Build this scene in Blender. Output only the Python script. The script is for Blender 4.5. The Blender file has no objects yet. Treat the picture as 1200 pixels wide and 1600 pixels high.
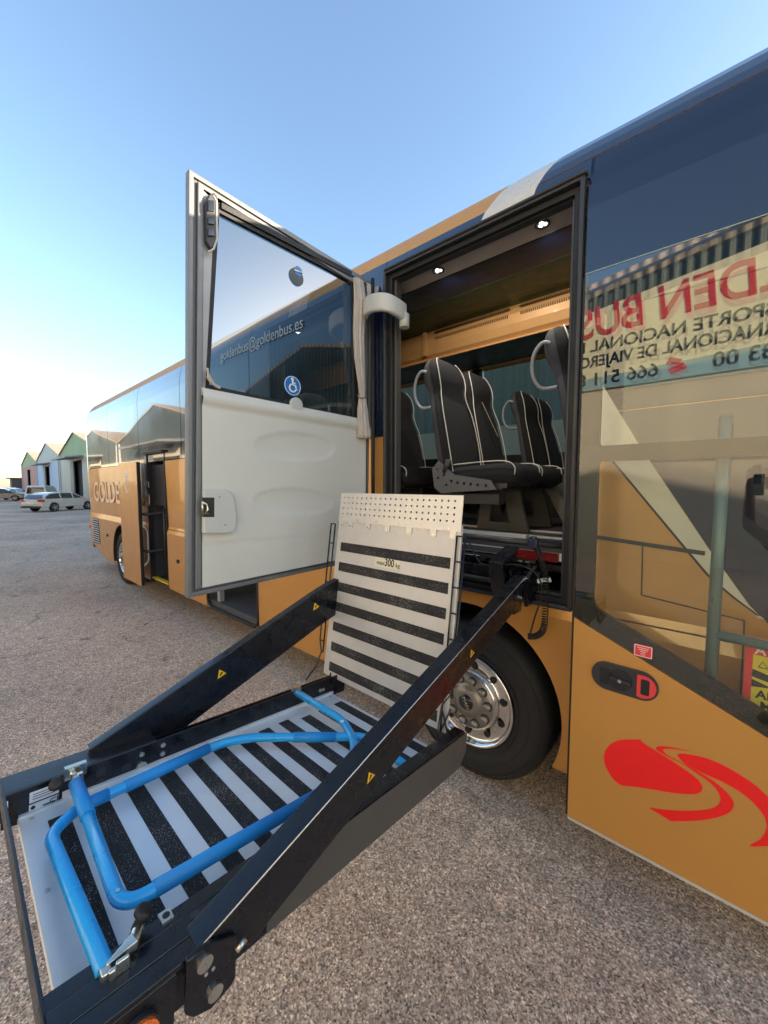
import bpy, bmesh, math, random
from mathutils import Vector, Matrix
from mathutils.geometry import tessellate_polygon
R = math.radians
random.seed(7)
sc = bpy.context.scene
col = sc.collection

# ------------------------------------------------------------------ camera
CAM_H = 1.93
YAW, PITCH, FPX = R(41.95), R(3.95), 612.0
cd = bpy.data.cameras.new('camera'); cam = bpy.data.objects.new('camera', cd); col.objects.link(cam)
cam.location = (0, 0, CAM_H); cam.rotation_euler = (math.pi/2 - PITCH, 0, YAW)
cd.sensor_fit = 'HORIZONTAL'; cd.sensor_width = 36; cd.lens = 36*FPX/1200
cd.clip_start = 0.02; cd.clip_end = 2000
sc.camera = cam
sc.render.resolution_x = 768; sc.render.resolution_y = 1024

# ------------------------------------------------------------------ light
SUN_EL, SUN_AZ = R(12.2), R(50)          # azimuth measured from +Y towards +X
w = bpy.data.worlds.new('World'); sc.world = w; w.use_nodes = True
nt = w.node_tree; nt.nodes.clear()
sky = nt.nodes.new('ShaderNodeTexSky'); sky.sky_type = 'NISHITA'; sky.sun_disc = False
sky.sun_elevation = SUN_EL; sky.sun_rotation = SUN_AZ
sky.air_density = 1.0; sky.dust_density = 1.1; sky.ozone_density = 1.7; sky.altitude = 50
bg = nt.nodes.new('ShaderNodeBackground'); bg.inputs['Strength'].default_value = 0.13
wo = nt.nodes.new('ShaderNodeOutputWorld')
nt.links.new(sky.outputs[0], bg.inputs[0]); nt.links.new(bg.outputs[0], wo.inputs[0])
sd = bpy.data.lights.new('sun', 'SUN'); sun = bpy.data.objects.new('sun', sd); col.objects.link(sun)
sd.energy = 5.0; sd.angle = R(0.5); sd.color = (1.0, 0.83, 0.62)
sdir = Vector((math.sin(SUN_AZ)*math.cos(SUN_EL), math.cos(SUN_AZ)*math.cos(SUN_EL), math.sin(SUN_EL)))
sun.rotation_euler = (-sdir).to_track_quat('-Z', 'Y').to_euler(); sun.location = (0, 0, 30)
sc.view_settings.view_transform = 'Standard'; sc.view_settings.look = 'None'
sc.view_settings.exposure = 1.97; sc.view_settings.gamma = 1
try: sc.cycles.max_bounces = 10; sc.cycles.transparent_max_bounces = 16
except Exception: pass

# ------------------------------------------------------------------ helpers
_f = Vector((-math.sin(YAW)*math.cos(PITCH), math.cos(YAW)*math.cos(PITCH), -math.sin(PITCH)))
_r = Vector((math.cos(YAW), math.sin(YAW), 0)); _u = _r.cross(_f); _o = Vector((0, 0, CAM_H))
def at(x, y, p0, n):
    """the point of the plane (p0, n) seen at photo pixel x, y"""
    d = _f + _r*((x-600)/FPX) - _u*((y-800)/FPX)
    p0, n = Vector(p0), Vector(n)
    return _o + d*((p0-_o).dot(n)/d.dot(n))
def atY(x, y, Y): return at(x, y, (0, Y, 0), (0, 1, 0))
def atX(x, y, X): return at(x, y, (X, 0, 0), (1, 0, 0))
def atZ(x, y, Z): return at(x, y, (0, 0, Z), (0, 0, 1))

def nodes(m):
    m.use_nodes = True
    return m.node_tree, m.node_tree.nodes, m.node_tree.links, m.node_tree.nodes['Principled BSDF']
def mat(name, c, rough=0.5, metal=0.0, coat=0.0, var=0.06, scale=8.0, bump=0.0, bscale=60.0, rvar=0.08, spec=0.5, coat_rough=0.03):
    m = bpy.data.materials.new(name); t, N, L, b = nodes(m)
    tc = N.new('ShaderNodeTexCoord'); n1 = N.new('ShaderNodeTexNoise'); n1.inputs['Scale'].default_value = scale
    n1.inputs['Detail'].default_value = 6; n1.inputs['Roughness'].default_value = .65
    L.new(tc.outputs['Object'], n1.inputs['Vector'])
    mx = N.new('ShaderNodeMix'); mx.data_type = 'RGBA'
    mx.inputs[6].default_value = (*[max(0, v*(1-var)) for v in c], 1); mx.inputs[7].default_value = (*[v*(1+var) for v in c], 1)
    L.new(n1.outputs[0], mx.inputs[0]); L.new(mx.outputs[2], b.inputs['Base Color'])
    mr = N.new('ShaderNodeMapRange'); mr.inputs[3].default_value = max(0, rough-rvar); mr.inputs[4].default_value = min(1, rough+rvar)
    mr.inputs[1].default_value = .3; mr.inputs[2].default_value = .7
    L.new(n1.outputs[0], mr.inputs[0]); L.new(mr.outputs[0], b.inputs['Roughness'])
    b.inputs['Metallic'].default_value = metal; b.inputs['Coat Weight'].default_value = coat
    b.inputs['Coat Roughness'].default_value = coat_rough; b.inputs['Specular IOR Level'].default_value = spec
    if bump:
        n2 = N.new('ShaderNodeTexNoise'); n2.inputs['Scale'].default_value = bscale; n2.inputs['Detail'].default_value = 3
        L.new(tc.outputs['Object'], n2.inputs['Vector'])
        bp = N.new('ShaderNodeBump'); bp.inputs['Strength'].default_value = bump; bp.inputs['Distance'].default_value = .01
        L.new(n2.outputs[0], bp.inputs['Height']); L.new(bp.outputs[0], b.inputs['Normal'])
    return m
def wavy(m, scale=0.9, dist=0.004, stretch=(1, 1, 1)):
    """slow panel waviness so that big glossy faces do not mirror perfectly"""
    t, N, L, b = nodes(m)
    tc = N.new('ShaderNodeTexCoord'); mp = N.new('ShaderNodeMapping'); mp.inputs['Scale'].default_value = stretch
    n = N.new('ShaderNodeTexNoise'); n.inputs['Scale'].default_value = scale; n.inputs['Detail'].default_value = 1.0
    bp = N.new('ShaderNodeBump'); bp.inputs['Strength'].default_value = 1; bp.inputs['Distance'].default_value = dist
    L.new(tc.outputs['Object'], mp.inputs[0]); L.new(mp.outputs[0], n.inputs['Vector']); L.new(n.outputs[0], bp.inputs['Height'])
    L.new(bp.outputs[0], b.inputs['Coat Normal'])
    if not b.inputs['Normal'].links: L.new(bp.outputs[0], b.inputs['Normal'])
    return m
def glass(name, tint, f0=0.08, wav=0.0, rough=0.0):
    m = bpy.data.materials.new(name); m.use_nodes = True
    N, L = m.node_tree.nodes, m.node_tree.links; N.clear()
    out = N.new('ShaderNodeOutputMaterial'); mx = N.new('ShaderNodeMixShader')
    tr = N.new('ShaderNodeBsdfTransparent'); tr.inputs[0].default_value = (*tint, 1)
    gl = N.new('ShaderNodeBsdfGlossy'); gl.inputs['Roughness'].default_value = rough; gl.inputs[0].default_value = (1, 1, 1, 1)
    lw = N.new('ShaderNodeLayerWeight'); lw.inputs[0].default_value = .5
    pw = N.new('ShaderNodeMath'); pw.operation = 'POWER'; pw.inputs[1].default_value = 4.2
    mr = N.new('ShaderNodeMapRange'); mr.inputs[3].default_value = f0; mr.inputs[4].default_value = 1
    L.new(lw.outputs['Facing'], pw.inputs[0]); L.new(pw.outputs[0], mr.inputs[0]); L.new(mr.outputs[0], mx.inputs[0])
    L.new(tr.outputs[0], mx.inputs[1]); L.new(gl.outputs[0], mx.inputs[2]); L.new(mx.outputs[0], out.inputs[0])
    if wav:
        tc = N.new('ShaderNodeTexCoord'); n = N.new('ShaderNodeTexNoise'); n.inputs['Scale'].default_value = .8; n.inputs['Detail'].default_value = 1.5
        bp = N.new('ShaderNodeBump'); bp.inputs['Distance'].default_value = wav
        L.new(tc.outputs['Object'], n.inputs['Vector']); L.new(n.outputs[0], bp.inputs['Height'])
        L.new(bp.outputs[0], gl.inputs['Normal'])
    return m
def emit(name, c, s):
    m = bpy.data.materials.new(name); t, N, L, b = nodes(m)
    b.inputs['Base Color'].default_value = (*c, 1); b.inputs['Emission Color'].default_value = (*c, 1); b.inputs['Emission Strength'].default_value = s
    return m

class MB:
    def __init__(s): s.bm = bmesh.new(); s.mi = 0
    def _face(s, vs, smooth=False):
        try: f = s.bm.faces.new(vs)
        except ValueError: return None
        f.material_index = s.mi; f.smooth = smooth
        return f
    def poly(s, pts):
        return s._face([s.bm.verts.new(p) for p in pts])
    def hexa(s, a, b):
        """two quads a, b (matching corners) joined into a closed block"""
        va = [s.bm.verts.new(p) for p in a]; vb = [s.bm.verts.new(p) for p in b]
        s._face(va[::-1]); s._face(vb); n = len(va)
        for i in range(n): s._face([va[i], va[(i+1) % n], vb[(i+1) % n], vb[i]])
        return s
    def box(s, lo, hi):
        x0, y0, z0 = lo; x1, y1, z1 = hi
        return s.hexa([(x0,y0,z0),(x1,y0,z0),(x1,y1,z0),(x0,y1,z0)], [(x0,y0,z1),(x1,y0,z1),(x1,y1,z1),(x0,y1,z1)])
    def prism(s, pts, d):
        d = Vector(d); return s.hexa([Vector(p) for p in pts], [Vector(p)+d for p in pts])
    def beam(s, a, b, wd, ht, up=(0,0,1)):
        a, b = Vector(a), Vector(b); d = (b-a).normalized(); sx = d.cross(Vector(up)).normalized(); uz = sx.cross(d)
        q = lambda p: [p-sx*wd/2-uz*ht/2, p+sx*wd/2-uz*ht/2, p+sx*wd/2+uz*ht/2, p-sx*wd/2+uz*ht/2]
        return s.hexa(q(a), q(b))
    def tube(s, pts, r, n=12, closed=False, cap=True):
        pts = [Vector(p) for p in pts]; rs = r if isinstance(r, (list, tuple)) else [r]*len(pts)
        rings = []; nrm = None
        for i, p in enumerate(pts):
            a = pts[i-1] if (i > 0 or closed) else p; b = pts[(i+1) % len(pts)] if (i < len(pts)-1 or closed) else p
            t = (b-a).normalized()
            if nrm is None:
                nrm = t.orthogonal().normalized()
            nrm = (nrm - t*nrm.dot(t)).normalized(); bn = t.cross(nrm)
            rings.append([s.bm.verts.new(p + (nrm*math.cos(2*math.pi*k/n) + bn*math.sin(2*math.pi*k/n))*rs[i]) for k in range(n)])
        m = len(rings)
        for i in range(m if closed else m-1):
            A, B = rings[i], rings[(i+1) % m]
            for k in range(n): s._face([A[k], A[(k+1) % n], B[(k+1) % n], B[k]], True)
        if cap and not closed: s._face(rings[0][::-1]); s._face(rings[-1])
        return s
    def cyl(s, c, axis, r, h, n=24, r2=None):
        a = Vector(axis).normalized(); c = Vector(c)
        return s.lathe([(r, 0), (r if r2 is None else r2, h)], c, a, n, caps=True)
    def lathe(s, prof, c, axis, n=32, caps=False):
        a = Vector(axis).normalized(); c = Vector(c); u = a.orthogonal().normalized(); v = a.cross(u); rings = []
        for r_, h_ in prof:
            rings.append([s.bm.verts.new(c + a*h_ + (u*math.cos(2*math.pi*k/n) + v*math.sin(2*math.pi*k/n))*r_) for k in range(n)])
        for A, B in zip(rings, rings[1:]):
            for k in range(n): s._face([A[k], A[(k+1) % n], B[(k+1) % n], B[k]], not caps)
        if caps: s._face(rings[0][::-1]); s._face(rings[-1])
        return s
    def loft(s, rings, cap=True, smooth=True):
        vr = [[s.bm.verts.new(p) for p in r] for r in rings]; n = len(vr[0])
        for A, B in zip(vr, vr[1:]):
            for k in range(n): s._face([A[k], A[(k+1) % n], B[(k+1) % n], B[k]], smooth)
        if cap: s._face(vr[0][::-1], smooth); s._face(vr[-1], smooth)
        return s
    def flat(s, loops, to3):
        """polygon with holes in 2-D, mapped by to3; returns faces"""
        vs = [Vector((x, y, 0)) for lp in loops for x, y in lp]
        tris = tessellate_polygon([[Vector((x, y, 0)) for x, y in lp] for lp in loops])
        bv = [s.bm.verts.new(to3(v.x, v.y)) for v in vs]
        return [s._face([bv[i] for i in t]) for t in tris]
    def build(s, name, m=None, parent=None, bevel=0.0, seg=2):
        bmesh.ops.recalc_face_normals(s.bm, faces=s.bm.faces)
        me = bpy.data.meshes.new(name); s.bm.to_mesh(me); s.bm.free()
        for x in (m if isinstance(m, (list, tuple)) else [m]):
            if x: me.materials.append(x)
        o = bpy.data.objects.new(name, me); col.objects.link(o)
        if parent:
            o.parent = parent; o.matrix_parent_inverse = PINV.get(parent.name, Matrix.Identity(4))
            PINV[o.name] = PINV.get(parent.name, Matrix.Identity(4)) if False else Matrix.Identity(4)
        if bevel:
            b = o.modifiers.new('bevel', 'BEVEL'); b.width = bevel; b.segments = seg; b.limit_method = 'ANGLE'; b.angle_limit = R(35)
            me.polygons.foreach_set('use_smooth', [True]*len(me.polygons))
            wn = o.modifiers.new('wn', 'WEIGHTED_NORMAL'); wn.keep_sharp = True
        return o
PINV = {}
def thing(name, label, cat, loc=(0,0,0), group=None):
    o = bpy.data.objects.new(name, None); o.empty_display_size = .1; col.objects.link(o); o.location = loc
    PINV[o.name] = Matrix.Translation(-Vector(loc))
    o['label'] = label; o['category'] = cat
    if group: o['group'] = group
    return o
def tag(o, label, cat, group=None):
    o['label'] = label; o['category'] = cat
    if group: o['group'] = group
    return o
def text(name, body, size, m, parent, org, ex, ey, extrude=0.0008, align='LEFT', sx=1.0, bold=0.0, shear=0.0):
    """lettering whose baseline starts at org, running along ex with ey up"""
    cu = bpy.data.curves.new(name, 'FONT'); cu.body = body; cu.size = size; cu.extrude = extrude; cu.align_x = align; cu.offset = bold; cu.shear = shear
    to = bpy.data.objects.new(name, cu); col.objects.link(to)
    dg = bpy.context.evaluated_depsgraph_get(); me = bpy.data.meshes.new_from_object(to.evaluated_get(dg))
    bpy.data.objects.remove(to); bpy.data.curves.remove(cu)
    ex, ey = Vector(ex).normalized(), Vector(ey).normalized(); ez = ex.cross(ey)
    for v in me.vertices: v.co = Vector(org) + ex*v.co.x*sx + ey*v.co.y + ez*v.co.z
    me.materials.clear(); me.materials.append(m); me.name = name
    o = bpy.data.objects.new(name, me); col.objects.link(o)
    if parent: o.parent = parent; o.matrix_parent_inverse = PINV.get(parent.name, Matrix.Identity(4)); PINV[o.name] = Matrix.Identity(4)
    return o
def arc(c, r, a0, a1, n=10):
    return [(c[0]+r*math.cos(R(a0+(a1-a0)*i/n)), c[1]+r*math.sin(R(a0+(a1-a0)*i/n))) for i in range(n+1)]
def circ(c, r, n=24): return arc(c, r, 0, 360*(n-1)/n, n-1)
def rrect(x0, y0, x1, y1, r, n=5):
    return arc((x1-r, y1-r), r, 0, 90, n)+arc((x0+r, y1-r), r, 90, 180, n)+arc((x0+r, y0+r), r, 180, 270, n)+arc((x1-r, y0+r), r, 270, 360, n)
def catmull(pts, k=8):
    pts = [Vector(p) for p in pts]; out = []
    for i in range(len(pts)-1):
        p0 = pts[max(i-1, 0)]; p1 = pts[i]; p2 = pts[i+1]; p3 = pts[min(i+2, len(pts)-1)]
        for j in range(k):
            t = j/k; out.append(.5*((2*p1)+(p2-p0)*t+(2*p0-5*p1+4*p2-p3)*t*t+(3*p1-p0-3*p2+p3)*t**3))
    out.append(pts[-1]); return out
def rounded(pts, r=.05, k=6):
    """polyline with each inner corner rounded"""
    pts = [Vector(p) for p in pts]; out = [pts[0]]
    for i in range(1, len(pts)-1):
        a, b, c = pts[i-1], pts[i], pts[i+1]; da = (a-b); dc = (c-b); rr = min(r, da.length*.45, dc.length*.45)
        p, q = b+da.normalized()*rr, b+dc.normalized()*rr
        for j in range(k+1):
            t = j/k; out.append(p*(1-t)**2 + b*2*t*(1-t) + q*t*t)
    out.append(pts[-1]); return out

# ------------------------------------------------------------------ materials
GOLD = wavy(mat('gold_pearl_paint', (.60,.29,.065), .38, .35, .4, .03, 3), .7, .006)
GOLD2 = wavy(mat('gold_paint_door', (.58,.285,.062), .38, .3, .6, .05, 260, rvar=.03), .7, .0015)
CREAM = wavy(mat('cream_vinyl', (.66,.60,.49), .3, 0, .7, .03, 3), .7, .003)
NAVY = wavy(mat('navy_gloss', (.010,.017,.042), .12, 0, 1.0, .05, 2, coat_rough=.01), .6, .004); NAVY.node_tree.nodes['Principled BSDF'].inputs['Coat IOR'].default_value = 1.6
NAVYF = mat('navy_front_glass', (.010,.017,.042), .10, 0, 1.0, .02, 2, coat_rough=.004, rvar=.01); NAVYF.node_tree.nodes['Principled BSDF'].inputs['Coat IOR'].default_value = 1.62; NAVYF.node_tree.nodes['Principled BSDF'].inputs['Specular IOR Level'].default_value = .15
BLACKG = mat('black_gloss', (.008,.008,.009), .12, 0, .6)
RUBBER = mat('black_rubber', (.009,.009,.010), .62, bump=.15, bscale=120)
RUB2 = mat('door_seal', (.03,.03,.032), .42); SEAL = mat('grey_seal', (.10,.10,.103), .5)
specks_later = None
TYRE = mat('tyre_rubber', (.016,.016,.017), .72, var=.15, scale=20, bump=.12, bscale=90)
DARKIN = mat('dark_interior', (.012,.012,.013), .8)
ALU = mat('anodised_aluminium', (.17,.175,.18), .42, .25, var=.08)
SILD = mat('brushed_silver_plate', (.60,.585,.56), .42, .3, var=.12, scale=14, bump=.03, bscale=300)
SIL = mat('brushed_silver', (.70,.68,.645), .42, .55, var=.10, scale=14, bump=.03, bscale=300)
SILB = mat('platform_aluminium', (.80,.82,.82), .38, .15, var=.10, scale=10, bump=.03, bscale=300)
CHROME = mat('chrome', (.78,.77,.75), .10, 1.0, rvar=.04)
ZINC = mat('zinc_steel', (.62,.60,.52), .28, .95, var=.15, scale=30)
HUBM = mat('hub_steel', (.33,.31,.28), .38, .8, var=.15, scale=18)
LIFTB = mat('lift_black_powder', (.0055,.0065,.010), .30, 0, .12, .2, 16, bump=.03, bscale=240, rvar=.12)
GRIP = mat('grip_tape', (.020,.020,.021), .85, var=.9, scale=170, bump=.5, bscale=420)
def specks(m, scale, lo, hi, c):
    t, N, L, b = nodes(m); src = b.inputs['Base Color'].links[0].from_socket
    tc = N.new('ShaderNodeTexCoord'); n = N.new('ShaderNodeTexNoise'); n.inputs['Scale'].default_value = scale; n.inputs['Detail'].default_value = 2
    n2 = N.new('ShaderNodeTexNoise'); n2.inputs['Scale'].default_value = 7; n2.inputs['Detail'].default_value = 4
    L.new(tc.outputs['Object'], n.inputs['Vector']); L.new(tc.outputs['Object'], n2.inputs['Vector'])
    ad = N.new('ShaderNodeMath'); ad.operation = 'MULTIPLY_ADD'; ad.inputs[1].default_value = .35; L.new(n2.outputs[0], ad.inputs[0]); L.new(n.outputs[0], ad.inputs[2])
    r = N.new('ShaderNodeMapRange'); r.inputs[1].default_value = lo; r.inputs[2].default_value = hi; L.new(ad.outputs[0], r.inputs[0])
    x = N.new('ShaderNodeMix'); x.data_type = 'RGBA'; L.new(r.outputs[0], x.inputs[0]); L.new(src, x.inputs[6]); x.inputs[7].default_value = (*c, 1)
    L.new(x.outputs[2], b.inputs['Base Color'])
specks(LIFTB, 55, 1.0, 1.08, (.10,.10,.10)); specks(GRIP, 260, .76, .90, (.30,.27,.23))
BLUE = mat('blue_rail_paint', (.018,.38,.80), .30, 0, .3, .02, 12)
BLUEF = mat('blue_foam_sleeve', (.010,.26,.66), .55, 0, 0, .05, 12, bump=.05, bscale=300)
LINING = mat('door_lining', (.60,.59,.53), .5, 0, 0, .06, 3, bump=.06, bscale=350)
PLAST = mat('light_grey_plastic', (.52,.52,.49), .42, var=.06)
CURT = mat('curtain_cloth', (.48,.43,.38), .9, var=.25, scale=12, bump=.3, bscale=400)
YEL = mat('warning_yellow', (.85,.50,.01), .4); YEL2 = mat('step_yellow', (.80,.55,.02), .5)
REDV = mat('red_vinyl', (.82,.006,.006), .35, 0, .5, .02); REDS = mat('red_sticker', (.70,.05,.05), .4)
WHITE = mat('white_sticker', (.78,.78,.76), .45); PRINT = mat('print_black', (.01,.01,.012), .5)
STB = mat('sticker_blue', (.01,.16,.48), .35)
LETW = mat('white_lettering', (.88,.9,.92), .5)
SEAT = mat('seat_cloth', (.0055,.0055,.007), .92, var=.4, scale=90, bump=.4, bscale=500)
SEATM = mat('seat_mesh_cloth', (.045,.045,.052), .9, var=.7, scale=230, bump=.5, bscale=500)
PIPE = mat('seat_piping', (.42,.40,.36), .5)
GREYP = mat('grey_plastic', (.30,.31,.33), .45); DKP = mat('dark_plastic', (.03,.03,.033), .45)
TAUPE = mat('taupe_trim', (.42,.37,.33), .7); GREENC = mat('dark_green_ceiling', (.004,.060,.014), .5)
NAVC = mat('navy_ceiling', (.001,.004,.018), .35); RACK = mat('gold_rack', (.66,.36,.14), .42, .1, .2)
FLOORM = mat('floor_vinyl', (.05,.045,.04), .55)
WGL = glass('tinted_window_glass', (.10,.14,.15), .10, .012)
WGLF = glass('far_window_glass', (.24,.28,.26), .04, .0)
DGL = glass('swing_door_glass', (.27,.33,.35), .12, .004)
FGL = glass('front_door_glass', (.82,.87,.80), .085, .0004)
LAMP = emit('lamp_led', (1, .97, .9), 2.2)

def road_mat():
    m = bpy.data.materials.new('asphalt'); t, N, L, b = nodes(m)
    tc = N.new('ShaderNodeTexCoord')
    def vor(scale, out='Color'):
        v = N.new('ShaderNodeTexVoronoi'); v.inputs['Scale'].default_value = scale; L.new(tc.outputs['Object'], v.inputs['Vector']); return v
    def noi(scale, det=5, rg=.6):
        v = N.new('ShaderNodeTexNoise'); v.inputs['Scale'].default_value = scale; v.inputs['Detail'].default_value = det
        v.inputs['Roughness'].default_value = rg; L.new(tc.outputs['Object'], v.inputs['Vector']); return v
    def ramp(stops, src):
        r = N.new('ShaderNodeValToRGB'); e = r.color_ramp.elements
        while len(e) < len(stops): e.new(.5)
        for i, (p, c) in enumerate(stops): e[i].position = p; e[i].color = (*c, 1)
        L.new(src, r.inputs[0]); return r
    def mix(a, bb, f, mode='MIX'):
        x = N.new('ShaderNodeMix'); x.data_type = 'RGBA'; x.blend_type = mode
        for s, i in ((a, 6), (bb, 7), (f, 0)):
            if isinstance(s, (int, float)): x.inputs[i].default_value = s
            elif isinstance(s, tuple): x.inputs[i].default_value = (*s, 1)
            else: L.new(s, x.inputs[i])
        return x.outputs[2]
    v1 = vor(150); sep = N.new('ShaderNodeSeparateColor'); L.new(v1.outputs['Color'], sep.inputs[0])
    r1 = ramp([(0, (.22,.16,.118)), (.30, (.45,.345,.262)), (.66, (.60,.475,.37)), (.90, (.78,.65,.52)), (1, (.92,.82,.69))], sep.outputs[0])
    v2 = vor(80); s2 = N.new('ShaderNodeSeparateColor'); L.new(v2.outputs['Color'], s2.inputs[0])
    r2 = ramp([(0, (.7,.7,.72)), (.6, (1,1,1)), (.9, (1.25,1.2,1.16)), (1, (1.5,1.45,1.4))], s2.outputs[1])
    c = mix(r1.outputs[0], r2.outputs[0], .8, 'MULTIPLY')
    n3 = noi(9, 8, .7); r3 = ramp([(.3, (.70,.70,.70)), (.5, (1,1,1)), (.72, (1.22,1.20,1.18))], n3.outputs[0])
    c = mix(c, r3.outputs[0], .8, 'MULTIPLY')
    n4 = noi(.35, 5, .6); r4 = ramp([(.35, (.80,.79,.80)), (.62, (1.15,1.12,1.08))], n4.outputs[0])
    c = mix(c, r4.outputs[0], 1, 'MULTIPLY')
    n5 = noi(1.6, 7, .75); r5 = ramp([(.60, (0,0,0)), (.74, (1,1,1))], n5.outputs[0])
    sc5 = N.new('ShaderNodeMath'); sc5.operation = 'MULTIPLY'; sc5.inputs[1].default_value = .35; L.new(r5.outputs[0], sc5.inputs[0])
    c = mix(c, (.30,.20,.13), sc5.outputs[0])
    n6 = noi(2.3, 4, .6); r6 = ramp([(.66, (0,0,0)), (.70, (1,1,1))], n6.outputs[0])
    s6 = N.new('ShaderNodeMath'); s6.operation = 'MULTIPLY'; s6.inputs[1].default_value = .45; L.new(r6.outputs[0], s6.inputs[0])
    c = mix(c, (.03,.028,.027), s6.outputs[0])
    # sparse dark chips, fine cracks
    v7 = vor(120); s7 = N.new('ShaderNodeSeparateColor'); L.new(v7.outputs['Color'], s7.inputs[0])
    r7 = ramp([(.975, (0,0,0)), (.98, (.8,.8,.8))], s7.outputs[2]); d7 = ramp([(.0, (1,1,1)), (.42, (1,1,1)), (.5, (0,0,0))], v7.outputs['Distance'])
    m7 = N.new('ShaderNodeMath'); m7.operation = 'MULTIPLY'; L.new(r7.outputs[0], m7.inputs[0]); L.new(d7.outputs[0], m7.inputs[1])
    c = mix(c, (.035,.03,.028), m7.outputs[0])
    nd = noi(1.3, 5, .6); vm = N.new('ShaderNodeVectorMath'); vm.operation = 'MULTIPLY_ADD'; vm.inputs[1].default_value = (.9,.9,0)
    L.new(nd.outputs['Color'], vm.inputs[0]); L.new(tc.outputs['Object'], vm.inputs[2])
    v8 = N.new('ShaderNodeTexVoronoi'); v8.feature = 'DISTANCE_TO_EDGE'; v8.inputs['Scale'].default_value = .55; L.new(vm.outputs[0], v8.inputs['Vector'])
    r8 = ramp([(.0, (1,1,1)), (.0035, (.8,.8,.8)), (.007, (0,0,0))], v8.outputs['Distance'])
    n8 = noi(.8, 3, .5); g8 = ramp([(.50, (0,0,0)), (.58, (.6,.6,.6))], n8.outputs[0])
    m8 = N.new('ShaderNodeMath'); m8.operation = 'MULTIPLY'; L.new(r8.outputs[0], m8.inputs[0]); L.new(g8.outputs[0], m8.inputs[1])
    c = mix(c, (.05,.042,.038), m8.outputs[0])
    L.new(c, b.inputs['Base Color']); b.inputs['Roughness'].default_value = .92; b.inputs['Specular IOR Level'].default_value = .12
    bp = N.new('ShaderNodeBump'); bp.inputs['Strength'].default_value = .4; bp.inputs['Distance'].default_value = .003
    L.new(v1.outputs['Distance'], bp.inputs['Height']); 
    bp2 = N.new('ShaderNodeBump'); bp2.inputs['Strength'].default_value = .2; bp2.inputs['Distance'].default_value = .01
    L.new(n3.outputs[0], bp2.inputs['Height']); L.new(bp.outputs[0], bp2.inputs['Normal']); L.new(bp2.outputs[0], b.inputs['Normal'])
    return m
g = MB()
g.poly([(-900,-900,0),(900,-900,0),(900,900,0),(-900,900,0)])
gr = g.build('ground', road_mat()); gr['kind'] = 'structure'

# ================================================================== COACH
Y0 = 2.2
PROF = [(.30,.012),(.36,-.003),(.60,-.006),(1.20,-.006),(1.30,.018),(2.25,.0),(3.30,.0),(3.42,.012),(3.50,.028),(3.57,.052),(3.63,.085),(3.69,.125),(3.74,.17),(3.78,.22),(3.81,.30),(3.835,.45),(3.85,.70),(3.86,1.275)]
def yoff(z):
    if z <= PROF[0][0]: return PROF[0][1]
    for (a, ya), (b, yb) in zip(PROF, PROF[1:]):
        if z <= b: return ya + (yb-ya)*(z-a)/(b-a)
    return PROF[-1][1]
def side(mb, loops, off=0.0, th=.02):
    """a sheet of the coach's side: loops in X-Z, cut at the profile's heights and pressed to it"""
    bm = bmesh.new(); t = MB(); t.bm.free(); t.bm = bm; t.flat(loops, lambda x, z: Vector((x, 0, z)))
    for z, _ in PROF:
        bmesh.ops.bisect_plane(bm, geom=bm.verts[:]+bm.edges[:]+bm.faces[:], plane_co=(0,0,z), plane_no=(0,0,1), dist=1e-6)
    bmesh.ops.remove_doubles(bm, verts=bm.verts, dist=1e-6)
    for v in bm.verts: v.co.y = Y0 + yoff(v.co.z) - off
    if th:
        bmesh.ops.recalc_face_normals(bm, faces=bm.faces)
        r = bmesh.ops.extrude_face_region(bm, geom=bm.faces[:])
        for v in [e for e in r['geom'] if isinstance(e, bmesh.types.BMVert)]: v.co.y += th
    for v in bm.verts: v.index = -1
    mp = {v: mb.bm.verts.new(v.co) for v in bm.verts}
    for f in bm.faces: mb._face([mp[v] for v in f.verts])
    bm.free(); return mb
def rect(x0, z0, x1, z1): return [(x0,z0),(x1,z0),(x1,z1),(x0,z1)]
def archcut(x0, x1, z0, z1, cx, cz, r):
    """panel outline with a wheel arch bitten out of its lower edge"""
    dz = z0-cz; dx = math.sqrt(r*r-dz*dz) if abs(dz) < r else r
    a0 = math.degrees(math.atan2(dz, -dx)) % 360; a1 = math.degrees(math.atan2(dz, dx))
    pts = arc((cx, cz), r, a0, a1, 40)
    return [(x0,z1),(x0,z0)] + pts + [(x1,z0),(x1,z1)]
XR, XF = -11.5, 2.6
coach = thing('coach', 'gold and navy touring coach parked with its side doors open beside the black lift', 'coach', (-1.2, 3.4, 0))
BELT, BAND, TOP = 2.29, 3.57, 3.86
WX, WZ, WR = -1.25, .58, .595       # front wheel arch
RX = -8.78
G = .004
# lower body panels, each a panel of its own
side(MB(), [[p for p in archcut(XR+.34, -7.17, .34, BELT, RX, .54, .62) if p != (XR+.34, .34)][:1]+[(XR+.34,.64),(-10.55,.46),(-10.0,.34)]+archcut(XR+.34, -7.17, .34, BELT, RX, .54, .62)[2:]]).build('side_panel', GOLD, coach)
side(MB(), [rect(-6.40, .34, -5.09, 1.255)]).build('side_panel', GOLD, coach)
side(MB(), [rect(-6.40, 1.263, -1.975, BELT)]).build('side_panel', GOLD, coach)
side(MB(), [rect(-3.80, .34, -2.54, 1.255)]).build('luggage_door', GOLD, coach)
side(MB(), [[(-2.53,1.255),(-2.53,.34)]+arc((WX,WZ),WR,180+math.degrees(math.asin((WZ-.34)/WR)),math.degrees(-math.asin((WZ-.34)/WR)),44)+[(-.545,.34),(-.545,1.255)]]).build('wheel_arch_panel', GOLD, coach)
side(MB(), [rect(-.62, 1.263, -.545, BELT)]).build('side_panel', GOLD, coach)
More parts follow.
